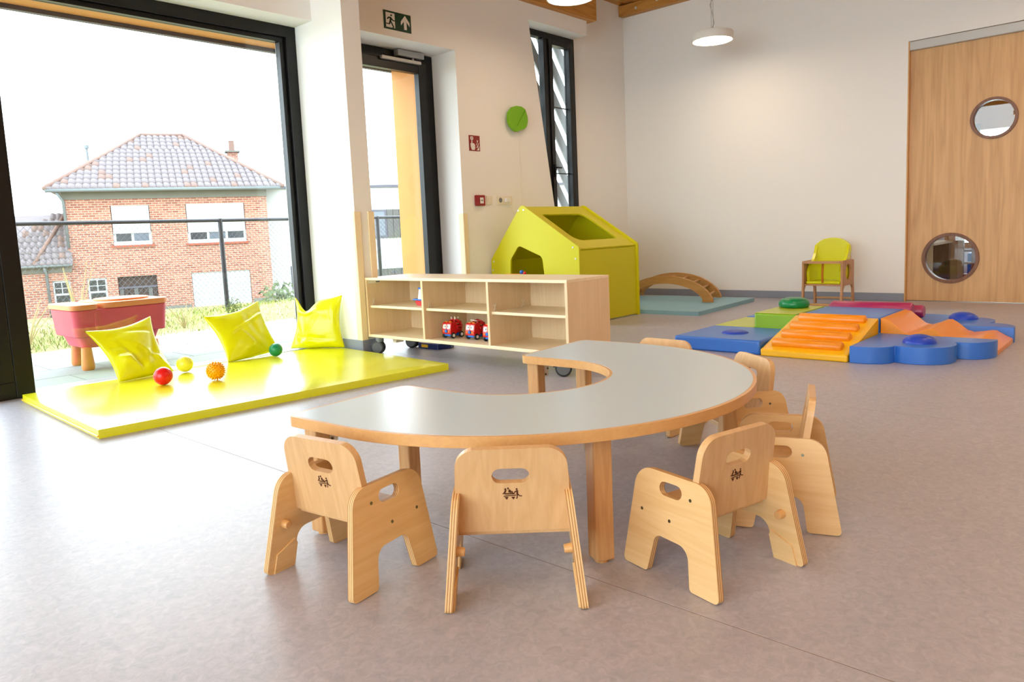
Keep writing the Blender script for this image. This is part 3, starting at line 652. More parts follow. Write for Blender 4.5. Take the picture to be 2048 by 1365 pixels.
def toy_truck(x, y, rz, label, ladder):
    t = thing('toy_truck', label, 'toy truck', (x, y, Z0+tk+0.0022), rz, 'red toy trucks in the shelf')
    wz = 0.0215
    bod = obj('chassis', MB().box(-0.055, 0.052, -0.036, 0.036, 0.014, 0.034), 'toy_blue', t, 0.008, W=False)
    cab = obj('cab', MB().prism(round_poly([(0.004, 0.030), (0.060, 0.030), (0.060, 0.058), (0.050, 0.112), (0.004, 0.112)], [0, .006, .01, .016, .004], 5), -0.042, 0.042, lambda p, q, w: Vector((p, w, q))), 'toy_red', t, 0.008, smooth=40, W=False)
    for s in (-1, 1):
        obj('windscreen_eye', MB().prism(round_poly([(0.004*s, 0.068), (0.036*s, 0.068), (0.034*s, 0.098), (0.004*s, 0.098)], .008, 4), 0, 0.003, lambda p, q, w: Vector((0.0585-(q-0.058)*0.185+w, p, q))), 'toy_white', cab, W=False)
        obj('pupil', MB().prism([(0.013*s+0.0035*math.cos(a*PI/6), 0.084+0.007*math.sin(a*PI/6)) for a in range(12)], 0.003, 0.0042, lambda p, q, w: Vector((0.0585-(q-0.058)*0.185+w, p, q))), 'toy_dark', cab, W=False)
        obj('headlamp', MB().cyl((0.059, 0.024*s, 0.051), (0.063, 0.024*s, 0.051), 0.006, n=12), 'toy_orange', cab, W=False)
        obj('roof_light', MB().box(0.026, 0.042, 0.008*s if s > 0 else -0.03, 0.03 if s > 0 else -0.008, 0.110, 0.117), 'toy_orange', cab, 0.003, W=False)
        for xx in (0.036, -0.042):
            wh = obj('wheel', MB().cyl((xx, s*0.030, wz), (xx, s*0.048, wz), 0.0212, n=20), 'tyre', t, 0.005, W=False)
            obj('hub', MB().cyl((xx, s*0.048, wz), (xx, s*0.0492, wz), 0.011, n=16), 'toy_white', wh, W=False)
    obj('nose', MB().cyl((0.058, 0, 0.052), (0.068, 0, 0.052), 0.0135, 0.011, n=16), 'toy_blue', cab, 0.002, W=False)
    obj('lower_tank', MB().box(-0.062, 0.004, -0.036, 0.036, 0.032, 0.06), 'toy_red', t, 0.012, smooth=40, W=False)
    # open ball: rings round a sphere
    mb = MB(); cc = Vector((-0.026, 0, 0.082)); R = 0.047
    for k in range(3):
        ax_ = Matrix.Rotation(k*PI/3, 3, 'Z') @ Matrix.Rotation(0.35, 3, 'X')
        mb.tube([cc + ax_ @ Vector((R*math.cos(a*2*PI/28), 0, R*math.sin(a*2*PI/28))) for a in range(29)], 0.0065, 6)
    for zz in (-0.022, 0.0, 0.024):
        rr = math.sqrt(R*R-zz*zz); mb.tube([cc + Vector((rr*math.cos(a*2*PI/28), rr*math.sin(a*2*PI/28), zz)) for a in range(29)], 0.0065, 6)
    obj('open_ball', mb, 'toy_red', t, smooth=True, W=False)
    if ladder:
        lm = MB()
        for s in (-0.012, 0.012): lm.tube([(-0.05, s, 0.108), (0.032, s, 0.132)], 0.005, 8)
        for q in (0.2, 0.5, 0.8): lm.cyl((-0.05+0.082*q, -0.012, 0.108+0.024*q), (-0.05+0.082*q, 0.012, 0.108+0.024*q), 0.003, n=6)
        obj('ladder', lm, 'toy_white', t, smooth=True, W=False)
    else:
        obj('roof_rail', MB().box(-0.044, -0.008, -0.02, 0.02, 0.126, 0.131).box(-0.044, -0.038, -0.022, -0.014, 0.13, 0.142).box(-0.044, -0.038, 0.014, 0.022, 0.13, 0.142).box(-0.014, -0.008, -0.022, -0.014, 0.13, 0.142).box(-0.014, -0.008, 0.014, 0.022, 0.13, 0.142), 'cream_plastic', t, 0.002, W=False)
rz = math.radians(180)
toy_truck(3.482, 3.722, rz, 'leftmost red toy truck with eyes in the lower middle compartment', False)
toy_truck(3.508, 3.520, rz, 'red toy truck with eyes and a white ladder in the lower middle compartment', True)
toy_truck(3.487, 3.336, rz, 'red toy truck half hidden behind the shelf divider', False)
bx_, by_ = 3.49, 4.02; zs1 += 0.0008
sb = thing('toy_boat', 'small white blue and red toy boat on the upper left shelf', 'toy boat', (bx_, by_, zs1))
obj('hull', MB().prism(round_poly([(by_-0.07, zs1), (by_+0.03, zs1), (by_+0.065, zs1+0.036), (by_-0.09, zs1+0.036)], .012, 4), -0.035, 0.035, YZ(bx_)), 'toy_red', sb, 0.006)
obj('deck', MB().box(bx_-0.045, bx_+0.045, by_-0.085, by_+0.07, zs1+0.036, zs1+0.048), 'toy_blue', sb, 0.005)
obj('cabin', MB().lathe([(0.001, zs1+0.048), (0.05, zs1+0.048), (0.04, zs1+0.118), (0.001, zs1+0.118)], (bx_, by_-0.015, 0), 20), 'toy_white', sb, smooth=40)
obj('funnel', MB().lathe([(0.001, zs1+0.118), (0.045, zs1+0.118), (0.045, zs1+0.13), (0.001, zs1+0.136)], (bx_, by_-0.015, 0), 18), 'toy_blue', sb, smooth=40)
obj('cap', MB().lathe([(0.001, zs1+0.134), (0.03, zs1+0.132), (0.001, zs1+0.146)], (bx_, by_-0.015, 0), 18), 'toy_red', sb, smooth=40)
nb = thing('navy_tray', 'flat navy blue box with a yellow label under the shelf', 'box', (3.74, 4.22, 0))
obj('tray', MB().prism(round_poly([(3.70, 4.36), (3.70, 4.13), (3.80, 4.09), (3.86, 4.12), (3.86, 4.36)], .01, 3), 0, 0.042, XY(0)), 'toy_navy', nb, 0.006)
obj('label_plate', MB().box(3.698, 3.6995, 4.24, 4.315, 0.01, 0.032), 'label_yellow', nb)

# ------------------------------------------------------------------ lime playhouse
ph = thing('playhouse', 'lime yellow wooden playhouse with lopsided gable and roof opening', 'playhouse', (5.75, 4.45, 0))
gab = round_poly([(3.945, 0), (5.022, 0), (5.022, 0.60), (4.602, 1.12), (3.945, 0.705)], [0.004, 0.004, 0.03, 0.045, 0.03], 6)
win = round_poly([(4.318, 0.16), (4.79, 0.16), (4.765, 0.60), (4.655, 0.735), (4.37, 0.625)], [.05, .05, .05, .045, .06], 6)
gf = obj('front_gable', MB().prism(gab, 0, 0.022, YZ(5.264), [win]), 'house_yellow', ph, 0.004)
for (y, z) in ((4.64, 1.062), (4.575, 1.064), (4.012, 0.704), (3.985, 0.602), (4.985, 0.585), (4.998, 0.50), (3.985, 0.1), (4.99, 0.1)):
    obj('bolt', MB().cyl((5.264, y, z), (5.2605, y, z), 0.008, n=12), 'bolt_light', gf)
obj('rear_gable', MB().prism(gab, 0, 0.022, YZ(6.215)), 'house_yellow', ph, 0.004)
obj('side_wall', MB().box(5.286, 6.215, 3.962, 3.98, 0.01, 0.672), 'house_yellow', ph, 0.002)
obj('side_wall', MB().box(5.286, 6.215, 4.992, 5.01, 0.01, 0.585), 'house_yellow', ph, 0.002)
def roof_slab(p0, p1, hole, name):
    d = Vector((p1[0]-p0[0], p1[1]-p0[1])); L = d.length; d.normalize(); nn = Vector((-d.y, d.x)); 
    if nn.y > 0: nn = -nn
    fr = lambda p, q, w: Vector((p, p0[0]+d.x*q+nn.x*w, p0[1]+d.y*q+nn.y*w))
    obj(name, MB().prism([(5.286, 0), (6.215, 0), (6.215, L), (5.286, L)], 0, 0.018, fr, [hole] if hole else ()), 'house_yellow', ph, 0.003)
roof_slab((4.592, 1.094), (3.962, 0.690), round_poly([(5.405, 0.14), (6.058, 0.14), (6.07, 0.615), (5.415, 0.615)], [.03, .09, .03, .1], 6), 'roof_panel')
roof_slab((4.600, 1.098), (5.005, 0.596), None, 'roof_panel')
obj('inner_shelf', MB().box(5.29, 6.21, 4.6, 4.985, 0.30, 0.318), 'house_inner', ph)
tw = thing('busy_toy', 'orange toy with blue and red knobs standing in front of the playhouse opening', 'toy', (5.1, 4.5, 0))
obj('stand', MB().box(5.07, 5.11, 4.47, 4.51, 0.02, 0.47).box(4.98, 5.2, 4.38, 4.6, 0, 0.02), 'toy_white', tw, 0.004)
obj('bar', MB().box(5.06, 5.12, 4.44, 4.66, 0.455, 0.478), 'toy_orange', tw, 0.006)
obj('knob', MB().sphere((5.09, 4.475, 0.494), 0.02, 14, 8), 'toy_blue', tw, smooth=True)
obj('knob', MB().sphere((5.09, 4.44, 0.484), 0.016, 14, 8), 'toy_red', tw, smooth=True)

# ------------------------------------------------------------------ yellow floor mat, cushions and balls
def soft_slab(name, corners, z0, z1, mat, parent, nx=40, ny=28, wr=0.003, seed=1, bev=0.012):
    rnd = random.Random(seed); P = [Vector((c[0], c[1])) for c in corners]
    ph_ = [(rnd.uniform(1, 4), rnd.uniform(-4, 4), rnd.uniform(0, 6.3), rnd.uniform(.3, 1)) for _ in range(9)]
    vs = []; fs = []
    def pt(i, j): 
        s, t = i/nx, j/ny
        return P[0]*(1-s)*(1-t) + P[1]*s*(1-t) + P[2]*s*t + P[3]*(1-s)*t
    for j in range(ny+1):
        for i in range(nx+1):
            p = pt(i, j); s, t = i/nx, j/ny; ed = min(s, 1-s, t, 1-t)
            z = z1 + (wr*sum(a*math.sin(fx*p.x*3+fy*p.y*3+q) for fx, fy, q, a in ph_)*0.45 if ed > 0.001 else 0) - (bev*0.35 if ed < 0.001 else 0)
            vs.append(Vector((p.x, p.y, z)))
    nT = len(vs)
    fs = [(j*(nx+1)+i, j*(nx+1)+i+1, (j+1)*(nx+1)+i+1, (j+1)*(nx+1)+i) for j in range(ny) for i in range(nx)]
    ring = [i for i in range(nx+1)] + [j*(nx+1)+nx for j in range(1, ny+1)] + [ny*(nx+1)+i for i in range(nx-1, -1, -1)] + [j*(nx+1) for j in range(ny-1, 0, -1)]
    k = len(ring)
    for zz in (z1-(z1-z0)*0.45, z0):
        for r in ring: vs.append(Vector((vs[r].x, vs[r].y, zz)))
    for i in range(k):
        a, b = ring[i], ring[(i+1) % k]; c, d = nT+i, nT+(i+1) % k
        fs.append((a, b, d, c)); fs.append((c, d, d+k, c+k))
    fs.append(tuple(nT+k+i for i in range(k)))
    return obj(name, MB().add(vs, fs), mat, parent, smooth=50)
fm = thing('play_mat', 'big shiny yellow floor mat in front of the window', 'mat', (2.2, 4.25, 0))
soft_slab('mat_pad', [(1.15, 3.625), (3.165, 3.44), (3.262, 4.93), (1.195, 4.965)], 0.0, 0.046, 'mat_yellow', fm, wr=0.0022, seed=3)
obj('mat_edge_reflection', MB().tube([(1.147, 3.625, 0.012), (1.192, 4.966, 0.012)], 0.005, 6), 'soft_amber', fm)  # orange line stands in for a reflection along the left mat edge
def cushion(label, bl, br, tr, tl, notch=None, seed=1, thick=0.10, twist=0.02):
    rnd = random.Random(seed); P = [Vector(q) for q in (bl, br, tr, tl)]
    N = 44
    nrm = (P[1]-P[0]).cross(P[3]-P[0]).normalized()
    if nrm.y > 0: nrm = -nrm
    ridges = []
    for _ in range(14):
        a = rnd.uniform(0, PI); ridges.append((rnd.random(), rnd.random(), math.cos(a), math.sin(a), rnd.uniform(.03, .09), rnd.uniform(.18, .5), rnd.uniform(-.018, .022)))
    def base(s, t):
        ss = s + 0.0; p = P[0]*(1-s)*(1-t) + P[1]*s*(1-t) + P[2]*s*t + P[3]*(1-s)*t
        # pulled-in edges between pointed corners
        cs = 0.055*math.sin(PI*t)**1.0; ct = 0.035*math.sin(PI*s)
        ex_ = (P[1]-P[0]).normalized(); ez_ = (P[3]-P[0]).normalized()
        p = p + ex_*((0.5-s)*2*cs*0.6) + ez_*(-(t)*ct if t > 0.5 else 0)*(2*t-1 if t > .5 else 0)
        if notch:
            d = math.exp(-((s-notch[0])/notch[2])**2)*max(0, t)**4
            p = p - ez_*(notch[1]*d) 
        return p
    def th_(s, t):
        a = max(0, 4*s*(1-s))**0.55 * max(0, 4*t*(1-t))**0.55
        # bottom-heavy filling
        return thick*0.5*a*(1.25-0.55*t)
    def wr(s, t):
        v = 0
        for cx_, cy_, dx, dy, w_, l_, h_ in ridges:
            u = (s-cx_)*dx+(t-cy_)*dy; q = -(s-cx_)*dy+(t-cy_)*dx
            v += h_*math.exp(-(q/w_)**2-(u/l_)**2)
        return v
    vs = []; fs = []
    for side in (1, -1):
        for j in range(N+1):
            for i in range(N+1):
                s, t = i/N, j/N; e = min(s, 1-s, t, 1-t); k = min(1, e*7)
                off = th_(s, t) + wr(s, t)*k if side > 0 else -th_(s, t)*0.45
                q = base(s, t) + nrm*(off + twist*math.sin(3*s+seed)*t*(1-t)*0.6)
                q.z = max(q.z, 0.049); vs.append(q)
    M_ = (N+1)*(N+1)
    for j in range(N):
        for i in range(N):
            a = j*(N+1)+i; fs.append((a, a+1, a+N+2, a+N+1)); fs.append((M_+a, M_+a+N+1, M_+a+N+2, M_+a+1))
    me = MB().add(vs, fs)
    o = obj('cushion', me, 'vinyl_yellow', None, smooth=True)
    bm = bmesh.new(); bm.from_mesh(o.data); bmesh.ops.remove_doubles(bm, verts=bm.verts, dist=0.0006); bmesh.ops.recalc_face_normals(bm, faces=bm.faces); bm.to_mesh(o.data); bm.free()
    o.data.polygons.foreach_set('use_smooth', [True]*len(o.data.polygons))
    return tag(o, label, 'cushion', 'yellow vinyl cushions on the mat')
cushion('shiny yellow cushion leaning on the window by the red ball', (1.665, 4.79, 0.047), (2.035, 4.87, 0.05), (2.0, 5.07, 0.41), (1.585, 5.05, 0.362), None, 4, 0.13)
cushion('shiny yellow cushion leaning on the window beside the green ball', (2.40, 4.845, 0.047), (2.86, 4.955, 0.06), (2.785, 5.075, 0.437), (2.345, 5.055, 0.368), None, 11, 0.13)
cushion('shiny yellow cushion in the corner with a folded notched top', (2.99, 5.02, 0.047), (3.238, 4.66, 0.047), (3.262, 4.685, 0.445), (3.075, 5.04, 0.45), (0.26, 0.10, 0.17), 23, 0.11)
def ball(name, label, c, r, mat):
    return tag(obj(name, MB().sphere((c[0], c[1], c[2]+r), r, 32, 20), mat, None, smooth=True), label, 'ball', 'toy balls on the mat')
ball('toy_ball', 'glossy red ball on the yellow mat', (1.79, 4.44, 0.0475), 0.054, 'rubber_ball_red')
ball('toy_ball', 'green ball resting against a yellow cushion', (2.735, 4.79, 0.047), 0.0475, 'ball_green')
ball('toy_ball', 'pale speckled lemon ball near the window', (2.07, 4.775, 0.0475), 0.052, 'ball_lemon')
sp = thing('spiky_ball', 'amber knobbly massage ball on the yellow mat', 'ball', (2.045, 4.30, 0.0475), group='toy balls on the mat')
obj('core', MB().sphere((2.045, 4.30, 0.0475+0.055), 0.049, 28, 18), 'ball_amber', sp, smooth=True)
mb = MB(); ga = PI*(3-math.sqrt(5))
for i in range(150):
    zz = 1-2*(i+.5)/150; rr = math.sqrt(1-zz*zz); d = Vector((rr*math.cos(ga*i), rr*math.sin(ga*i), zz)); c0 = Vector((2.045, 4.30, 0.1025))
    mb.cyl(c0+d*0.047, c0+d*0.058, 0.0045, 0.0025, 6)
kn = obj('knobs', mb, 'ball_amber', sp, smooth=True)

# ------------------------------------------------------------------ soft play blocks
GRP = 'soft play blocks'
def pad(label, poly, h, mat, z0=0.0, r=0.014, cat='foam block'):
    ys = [p[1] for p in poly]; xs = [p[0] for p in poly]
    t = thing('foam_block', label, cat, ((min(xs)+max(xs))/2, (min(ys)+max(ys))/2, z0), group=GRP)
    obj('block', MB().prism(poly, 0, h, XY(z0)), mat, t, r, smooth=40, seg=3)
    return t
def dome(t, c, rx, ry, h, mat, sink=0.0):
    prof = [(1.0, 0.0)] + [(math.cos(a*PI/16), h*math.sin(a*PI/16)) for a in range(1, 8)] + [(0.001, h)]
    obj('dome', MB().lathe([(r_, z_) for r_, z_ in prof], c, 28, Matrix.Diagonal((rx, ry, 1))), mat, t, smooth=60)
g = 0.004
p = pad('low blue foam pad with a flat oval button next to the yellow ramp', [(4.55, 1.985), (5.148, 1.985), (5.148, 2.605), (4.55, 2.605)], 0.093, 'soft_blue'); dome(p, (4.83, 2.285, 0.0925), 0.085, 0.092, 0.022, 'soft_deepblue')
pad('flat lime foam pad beside the taller lime block', [(5.152, 2.295), (5.71, 2.295), (5.71, 2.605), (5.152, 2.605)], 0.093, 'soft_limelight')
pad('blue foam pad mostly hidden behind the flat lime pad', [(5.734, 1.985), (6.3, 1.985), (6.3, 2.62), (5.734, 2.62)], 0.093, 'soft_blue')
p = pad('tall lime foam block with the green dome', [(5.152, 1.985), (5.73, 1.985), (5.73, 2.29), (5.152, 2.29)], 0.197, 'soft_lime')
obj('top_cover', MB().box(5.156, 5.726, 1.989, 2.286, 0.1965, 0.1985), 'soft_limelight', p, 0.0008)
gd = [(0.085, 0.1985), (0.104, 0.203), (0.112, 0.222), (0.108, 0.246), (0.09, 0.262), (0.06, 0.272), (0.001, 0.277)]
mb = MB().lathe(gd, (5.585, 2.165, 0), 40)
obj('dome', mb, 'soft_green', p, smooth=True)
p = pad('raised blue foam platform between the ramps', [(5.142, 1.435), (5.728, 1.435), (5.728, 1.975), (5.142, 1.975)], 0.198, 'soft_blue')
obj('care_label', MB().box(5.132, 5.1415, 1.425, 1.4345, 0.06, 0.10), 'white_plastic', p)
def ramp(label, xa, xb, y0, y1, mat, rmat, rolls, za=0.042, zb=0.197):
    t = thing('foam_ramp', label, 'foam block', ((xa+xb)/2, (y0+y1)/2, 0), group=GRP)
    poly = [(xa, 0), (xb, 0), (xb, zb), (xb+(xa-xb)*0.03, zb), (xa, za)]
    obj('wedge', MB().prism(poly, y0, y1, lambda p_, q_, w: Vector((p_, w, q_))), mat, t, 0.01, smooth=40, seg=3)
    for k in range(rolls):
        f = (k+0.62)/(rolls+0.15); x = xa+(xb-xa)*f; z = za+(zb-za)*f
        m_ = y0+0.055; n_ = y1-0.05
        r_ = 0.036
        obj('roll', MB().tube([(x, m_, z+0.010), (x, m_+0.008, z+0.010), (x, n_-0.008, z+0.010), (x, n_, z+0.010)], [r_*0.75, r_, r_, r_*0.75], 14), rmat, t, smooth=50)
    return t
ramp('yellow foam ramp with four orange rolls', 4.53, 5.138, 1.44, 1.975, 'soft_amber', 'soft_orange', 4)
t = thing('foam_ramp', 'purple foam ramp with rolls behind the raised blue platform', 'foam block', (6.03, 1.7, 0), group=GRP)
obj('wedge', MB().prism([(5.735, 0), (6.33, 0), (6.33, 0.05), (5.735, 0.18)], 1.44, 1.975, lambda p_, q_, w: Vector((p_, w, q_))), 'soft_purple', t, 0.01, smooth=40)
for (x, z, r_) in ((5.80, 0.180, 0.055), (5.985, 0.152, 0.047)):
    ya, yb = (1.40, 1.975) if x < 5.9 else (1.37, 1.96)
    obj('roll', MB().tube([(x, ya, z), (x, ya+0.012, z), (x, yb-0.03, z), (x, yb, z)], [r_*0.85, r_, r_, r_*0.55], 20), 'soft_purple', t, smooth=50)
# wavy orange slide
wv = [(1.43, 0.197), (1.385, 0.188), (1.34, 0.15), (1.29, 0.108), (1.25, 0.10), (1.20, 0.118), (1.155, 0.14), (1.13, 0.142), (1.09, 0.115), (1.04, 0.074), (1.00, 0.062), (0.95, 0.07), (0.90, 0.08), (0.875, 0.08), (0.83, 0.052), (0.785, 0.03)]
ow = thing('foam_wave', 'orange wavy foam slide between the two scalloped blue pads', 'foam block', (5.43, 1.1, 0), group=GRP)
obj('wave', MB().prism([(1.43, 0)] + wv + [(0.785, 0)], 5.142, 5.70, lambda p_, q_, w: Vector((w, p_, q_))), 'soft_orange', ow, 0.006, smooth=35)
def lobes(c, m, n, sx, sy):
    # square corner pad with a three-lobed outer edge; (c) = inner corner, sx/sy = direction of the lobes
    pts = [(0, 0), (0.60, 0)]
    pts += [(0.605, 0.04), (0.60, 0.10), (0.575, 0.165), (0.525, 0.205), (0.475, 0.213)]
    pts += [(0.495, 0.27), (0.50, 0.33), (0.48, 0.40), (0.44, 0.455), (0.385, 0.485), (0.32, 0.495), (0.255, 0.49), (0.205, 0.47)]
    pts += [(0.205, 0.52), (0.185, 0.575), (0.145, 0.615), (0.085, 0.645), (0.03, 0.652), (0, 0.65)]
    return [(c[0]+sx*a, c[1]+sy*b) for a, b in pts]
p = pad('front blue foam pad with scalloped edge and round button', lobes((5.138, 1.432), 0, 0, -1, -1), 0.10, 'soft_blue'); dome(p, (4.845, 1.13, 0.0995), 0.088, 0.092, 0.05, 'soft_deepblue')
p = pad('rear blue foam pad with scalloped edge behind the orange slide', lobes((5.706, 1.432), 0, 0, 1, -1), 0.10, 'soft_blue'); dome(p, (6.08, 1.14, 0.0995), 0.09, 0.095, 0.05, 'soft_deepblue')

# ------------------------------------------------------------------ aqua mat with climbing arch
am = thing('gym_mat', 'pale blue floor mat under the climbing arch', 'mat', (7.0, 4.1, 0))
soft_slab('mat_pad', [(6.30, 3.345), (7.70, 3.42), (7.64, 4.95), (6.27, 4.88)], 0.0, 0.044, 'mat_aqua', am, 30, 30, 0.004, 5)
ar = thing('climbing_arch', 'curved plywood climbing arch with wooden rungs on the blue mat', 'climbing arch', (7.3, 4.16, 0.05))
def arch_side(x, yc):
    # outer half-ellipse arc, flat feet
    pts = []
    for i in range(33):
        a = math.radians(8+164*i/32); pts.append((yc+0.565*math.cos(a), 0.05+0.318*math.sin(a)-0.044))
    pts[0] = (yc+0.55, 0.05); pts[-1] = (yc-0.55, 0.05)
    inn = []
    for i in range(33):
        a = math.radians(172-164*i/32); inn.append((yc+0.45*math.cos(a), 0.05+0.218*math.sin(a)-0.03))
    inn[0] = (yc-0.43, 0.05); inn[-1] = (yc+0.43, 0.05)
    return MB().prism(pts+inn, 0, 0.028, YZ(x))
obj('side_arch', arch_side(7.03, 4.12), 'arch_ply', ar, 0.005)
obj('side_arch', arch_side(7.53, 4.28), 'arch_ply', ar, 0.005)
for i in range(9):
    a = math.radians(20+140*i/8)
    obj('rung', MB().cyl((7.05, 4.12+0.505*math.cos(a), 0.012+0.262*math.sin(a)+0.012), (7.54, 4.28+0.505*math.cos(a), 0.012+0.262*math.sin(a)+0.012), 0.013, n=12), 'arch_ply', ar, smooth=50)

# ------------------------------------------------------------------ high chair
hc = thing('high_chair', 'wooden toddler high chair with a lime cushion by the back wall', 'chair', (7.57, 2.597, 0), 0)
side = round_poly([(-0.195, 0.0), (-0.15, 0.0), (-0.145, 0.17), (-0.11, 0.205), (0.10, 0.205), (0.135, 0.17), (0.15, 0.0), (0.195, 0.0), (0.165, 0.24), (0.165, 0.45), (-0.17, 0.45), (-0.17, 0.24)], [.004, .004, .02, .012, .012, .02, .004, .004, .03, .02, .02, .03], 4)
for s in (-1, 1):
    obj('side_frame', MB().prism(side, -0.009, 0.009, lambda p_, q_, w, s=s: Vector((p_, s*0.185+w, q_)), [[(0.0+0.078*math.cos(k*PI/16), 0.335+0.080*math.sin(k*PI/16)) for k in range(32)]]), 'chair_beech_red', hc, 0.003, W=False)
tray = round_poly([(-0.19, -0.19), (-0.03, -0.19), (-0.05, -0.08), (-0.05, 0.08), (-0.03, 0.19), (-0.19, 0.19)], [.03, .02, .05, .05, .02, .03], 5)
obj('tray_bar', MB().prism(tray, 0.425, 0.445, lambda p_, q_, w: Vector((p_, q_, w))), 'chair_beech_red', hc, 0.006, W=False)
obj('seat_board', MB().box(-0.15, 0.14, -0.176, 0.176, 0.205, 0.222), 'chair_beech_red', hc, 0.003, W=False)
obj('foot_rail', MB().box(-0.185, -0.16, -0.176, 0.176, 0.012, 0.03), 'beech_edge', hc, 0.003, W=False)
obj('foot_rail', MB().box(0.16, 0.18, -0.176, 0.176, 0.05, 0.068), 'beech_edge', hc, 0.003, W=False)
obj('back_board', MB().prism(round_poly([(-0.17, 0.22), (0.17, 0.22), (0.165, 0.52), (-0.165, 0.52)], [.01, .01, .05, .05], 5), 0.150, 0.165, lambda p_, q_, w: Vector((w, p_, q_))), 'chair_beech_red', hc, 0.003, W=False)
bo = [(-0.155, 0.225), (0.155, 0.225), (0.160, 0.45), (0.174, 0.55), (0.172, 0.585), (0.150, 0.615), (0.115, 0.642), (0.07, 0.660), (0.02, 0.667), (-0.02, 0.667), (-0.07, 0.660), (-0.115, 0.642), (-0.150, 0.615), (-0.172, 0.585), (-0.174, 0.55), (-0.160, 0.45)]
cu = obj('back_cushion', MB().prism(bo, 0.112, 0.150, lambda p_, q_, w: Vector((w, p_, q_))), 'vinyl_yellow', hc, 0.014, smooth=40, seg=3, W=False)
for s in (-1, 1):
    wing = round_poly([(0.14, 0.23), (-0.10, 0.23), (-0.12, 0.34), (-0.06, 0.42), (0.02, 0.455), (0.075, 0.52), (0.112, 0.60), (0.14, 0.60)], [.01, .02, .05, .05, .06, .08, .01, .01], 5)
    obj('side_cushion', MB().prism(wing, s*0.142, s*0.168, lambda p_, q_, w: Vector((p_, w, q_))), 'vinyl_yellow', hc, 0.010, smooth=40, W=False)
obj('seat_cushion', MB().box(-0.15, 0.12, -0.165, 0.165, 0.222, 0.25), 'vinyl_yellow', hc, 0.012, smooth=40, seg=3, W=False)
obj('crotch_strap', MB().tube([(-0.152, 0.0, 0.235), (-0.158, 0.0, 0.3), (-0.152, 0.0, 0.36), (-0.145, 0.0, 0.425)], 0.0105, 8), 'strap_orange', hc, smooth=True, W=False)

# ------------------------------------------------------------------ outside: loggia lining, terrace, planter table, fence, bank
tag(obj('terrace_soffit', MB().box(-2.6, 4.95, 5.408, 6.0, 2.560, 2.62), 'cladding_orange', None), 'orange clad soffit over the terrace outside the window', 'soffit')
tag(obj('fascia_board', MB().box(-2.6, 5.0, 6.0, 6.05, 2.528, 2.75), 'fascia', None), 'dark fascia board along the terrace roof edge', 'fascia')
tag(obj('cladding_panel', MB().box(4.952, 4.99, 5.45, 5.998, 0, 2.559), 'cladding_orange', None), 'tall orange cladding panel outside the glass door', 'panel')
te = struct('terrace', MB().box(-2.5, 9.5, 5.41, 7.45, -0.2, -0.035), 'paving_joint', label='grey paved terrace outside the window')
tx = -2.5; row = 0
yy = 5.415
while yy < 7.4:
    x = -2.5 + (0.3 if row % 2 else 0)
    while x < 9.2:
        if not (4.95 < x+0.6 and x < 4.95 and yy < 6.05 and False):
            obj('paving_slab', MB().box(x+0.004, x+0.596, yy+0.004, min(yy+0.396, 7.448), -0.035, -0.012), 'paving', te)
        x += 0.6
    yy += 0.4; row += 1
# toy water table
pt = thing('water_table', 'faded red and orange plastic play table on the terrace', 'play table', (2.1, 6.05, -0.012))
bx0, bx1, by0, by1 = 1.765, 2.44, 5.82, 6.36
def tub(x0, x1, y0, y1, z0, z1, ins):
    mb = MB(); lo_ = round_poly([(x0+ins, y0+ins), (x1-ins, y0+ins), (x1-ins, y1-ins), (x0+ins, y1-ins)], 0.05, 5); hi_ = round_poly([(x0, y0), (x1, y0), (x1, y1), (x0, y1)], 0.06, 5)
    k = len(lo_); vs = [(a, b, z0) for a, b in lo_]+[(a, b, z1) for a, b in hi_]
    return mb.add(vs, [(i, (i+1) % k, (i+1) % k+k, i+k) for i in range(k)]+[tuple(range(k))[::-1], tuple(range(k, 2*k))])
obj('tub', tub(bx0, bx1, by0, by1, 0.235, 0.435, 0.018), 'sand_red', pt, 0.008, smooth=40)
obj('tub_base', tub(bx0+0.05, bx1-0.05, by0+0.05, by1-0.05, 0.15, 0.236, 0.03), 'sand_red', pt, 0.008, smooth=40)
obj('rib', MB().box(1.905, 1.925, by0-0.004, by0+0.02, 0.25, 0.41), 'sand_red', pt, 0.003)
obj('lid', MB().prism(round_poly([(1.96, by0-0.01), (bx1+0.01, by0-0.01), (bx1+0.01, by1+0.01), (1.96, by1+0.01)], 0.07, 5), 0.437, 0.478, XY(0)), 'sand_orange', pt, 0.012, smooth=40)
obj('lid', MB().prism(round_poly([(bx0-0.01, by0-0.01), (1.945, by0-0.01), (1.945, by1+0.01), (bx0-0.01, by1+0.01)], 0.06, 5), 0.437, 0.474, XY(0)), 'sand_orange', pt, 0.012, smooth=40)
obj('lid_rim', MB().prism(round_poly([(2.02, 5.9), (2.38, 5.9), (2.38, 6.3), (2.02, 6.3)], 0.16, 6), 0.478, 0.492, XY(0)), 'sand_orange', pt, 0.006, smooth=40)
for (x, y) in ((1.86, 5.92), (2.34, 5.92), (1.90, 6.27), (2.34, 6.27)):
    obj('leg', MB().lathe([(0.001, -0.012), (0.036, -0.012), (0.043, 0.0), (0.044, 0.03), (0.034, 0.155), (0.001, 0.16)], (x, y, 0), 20), 'sand_orange', pt, smooth=40)
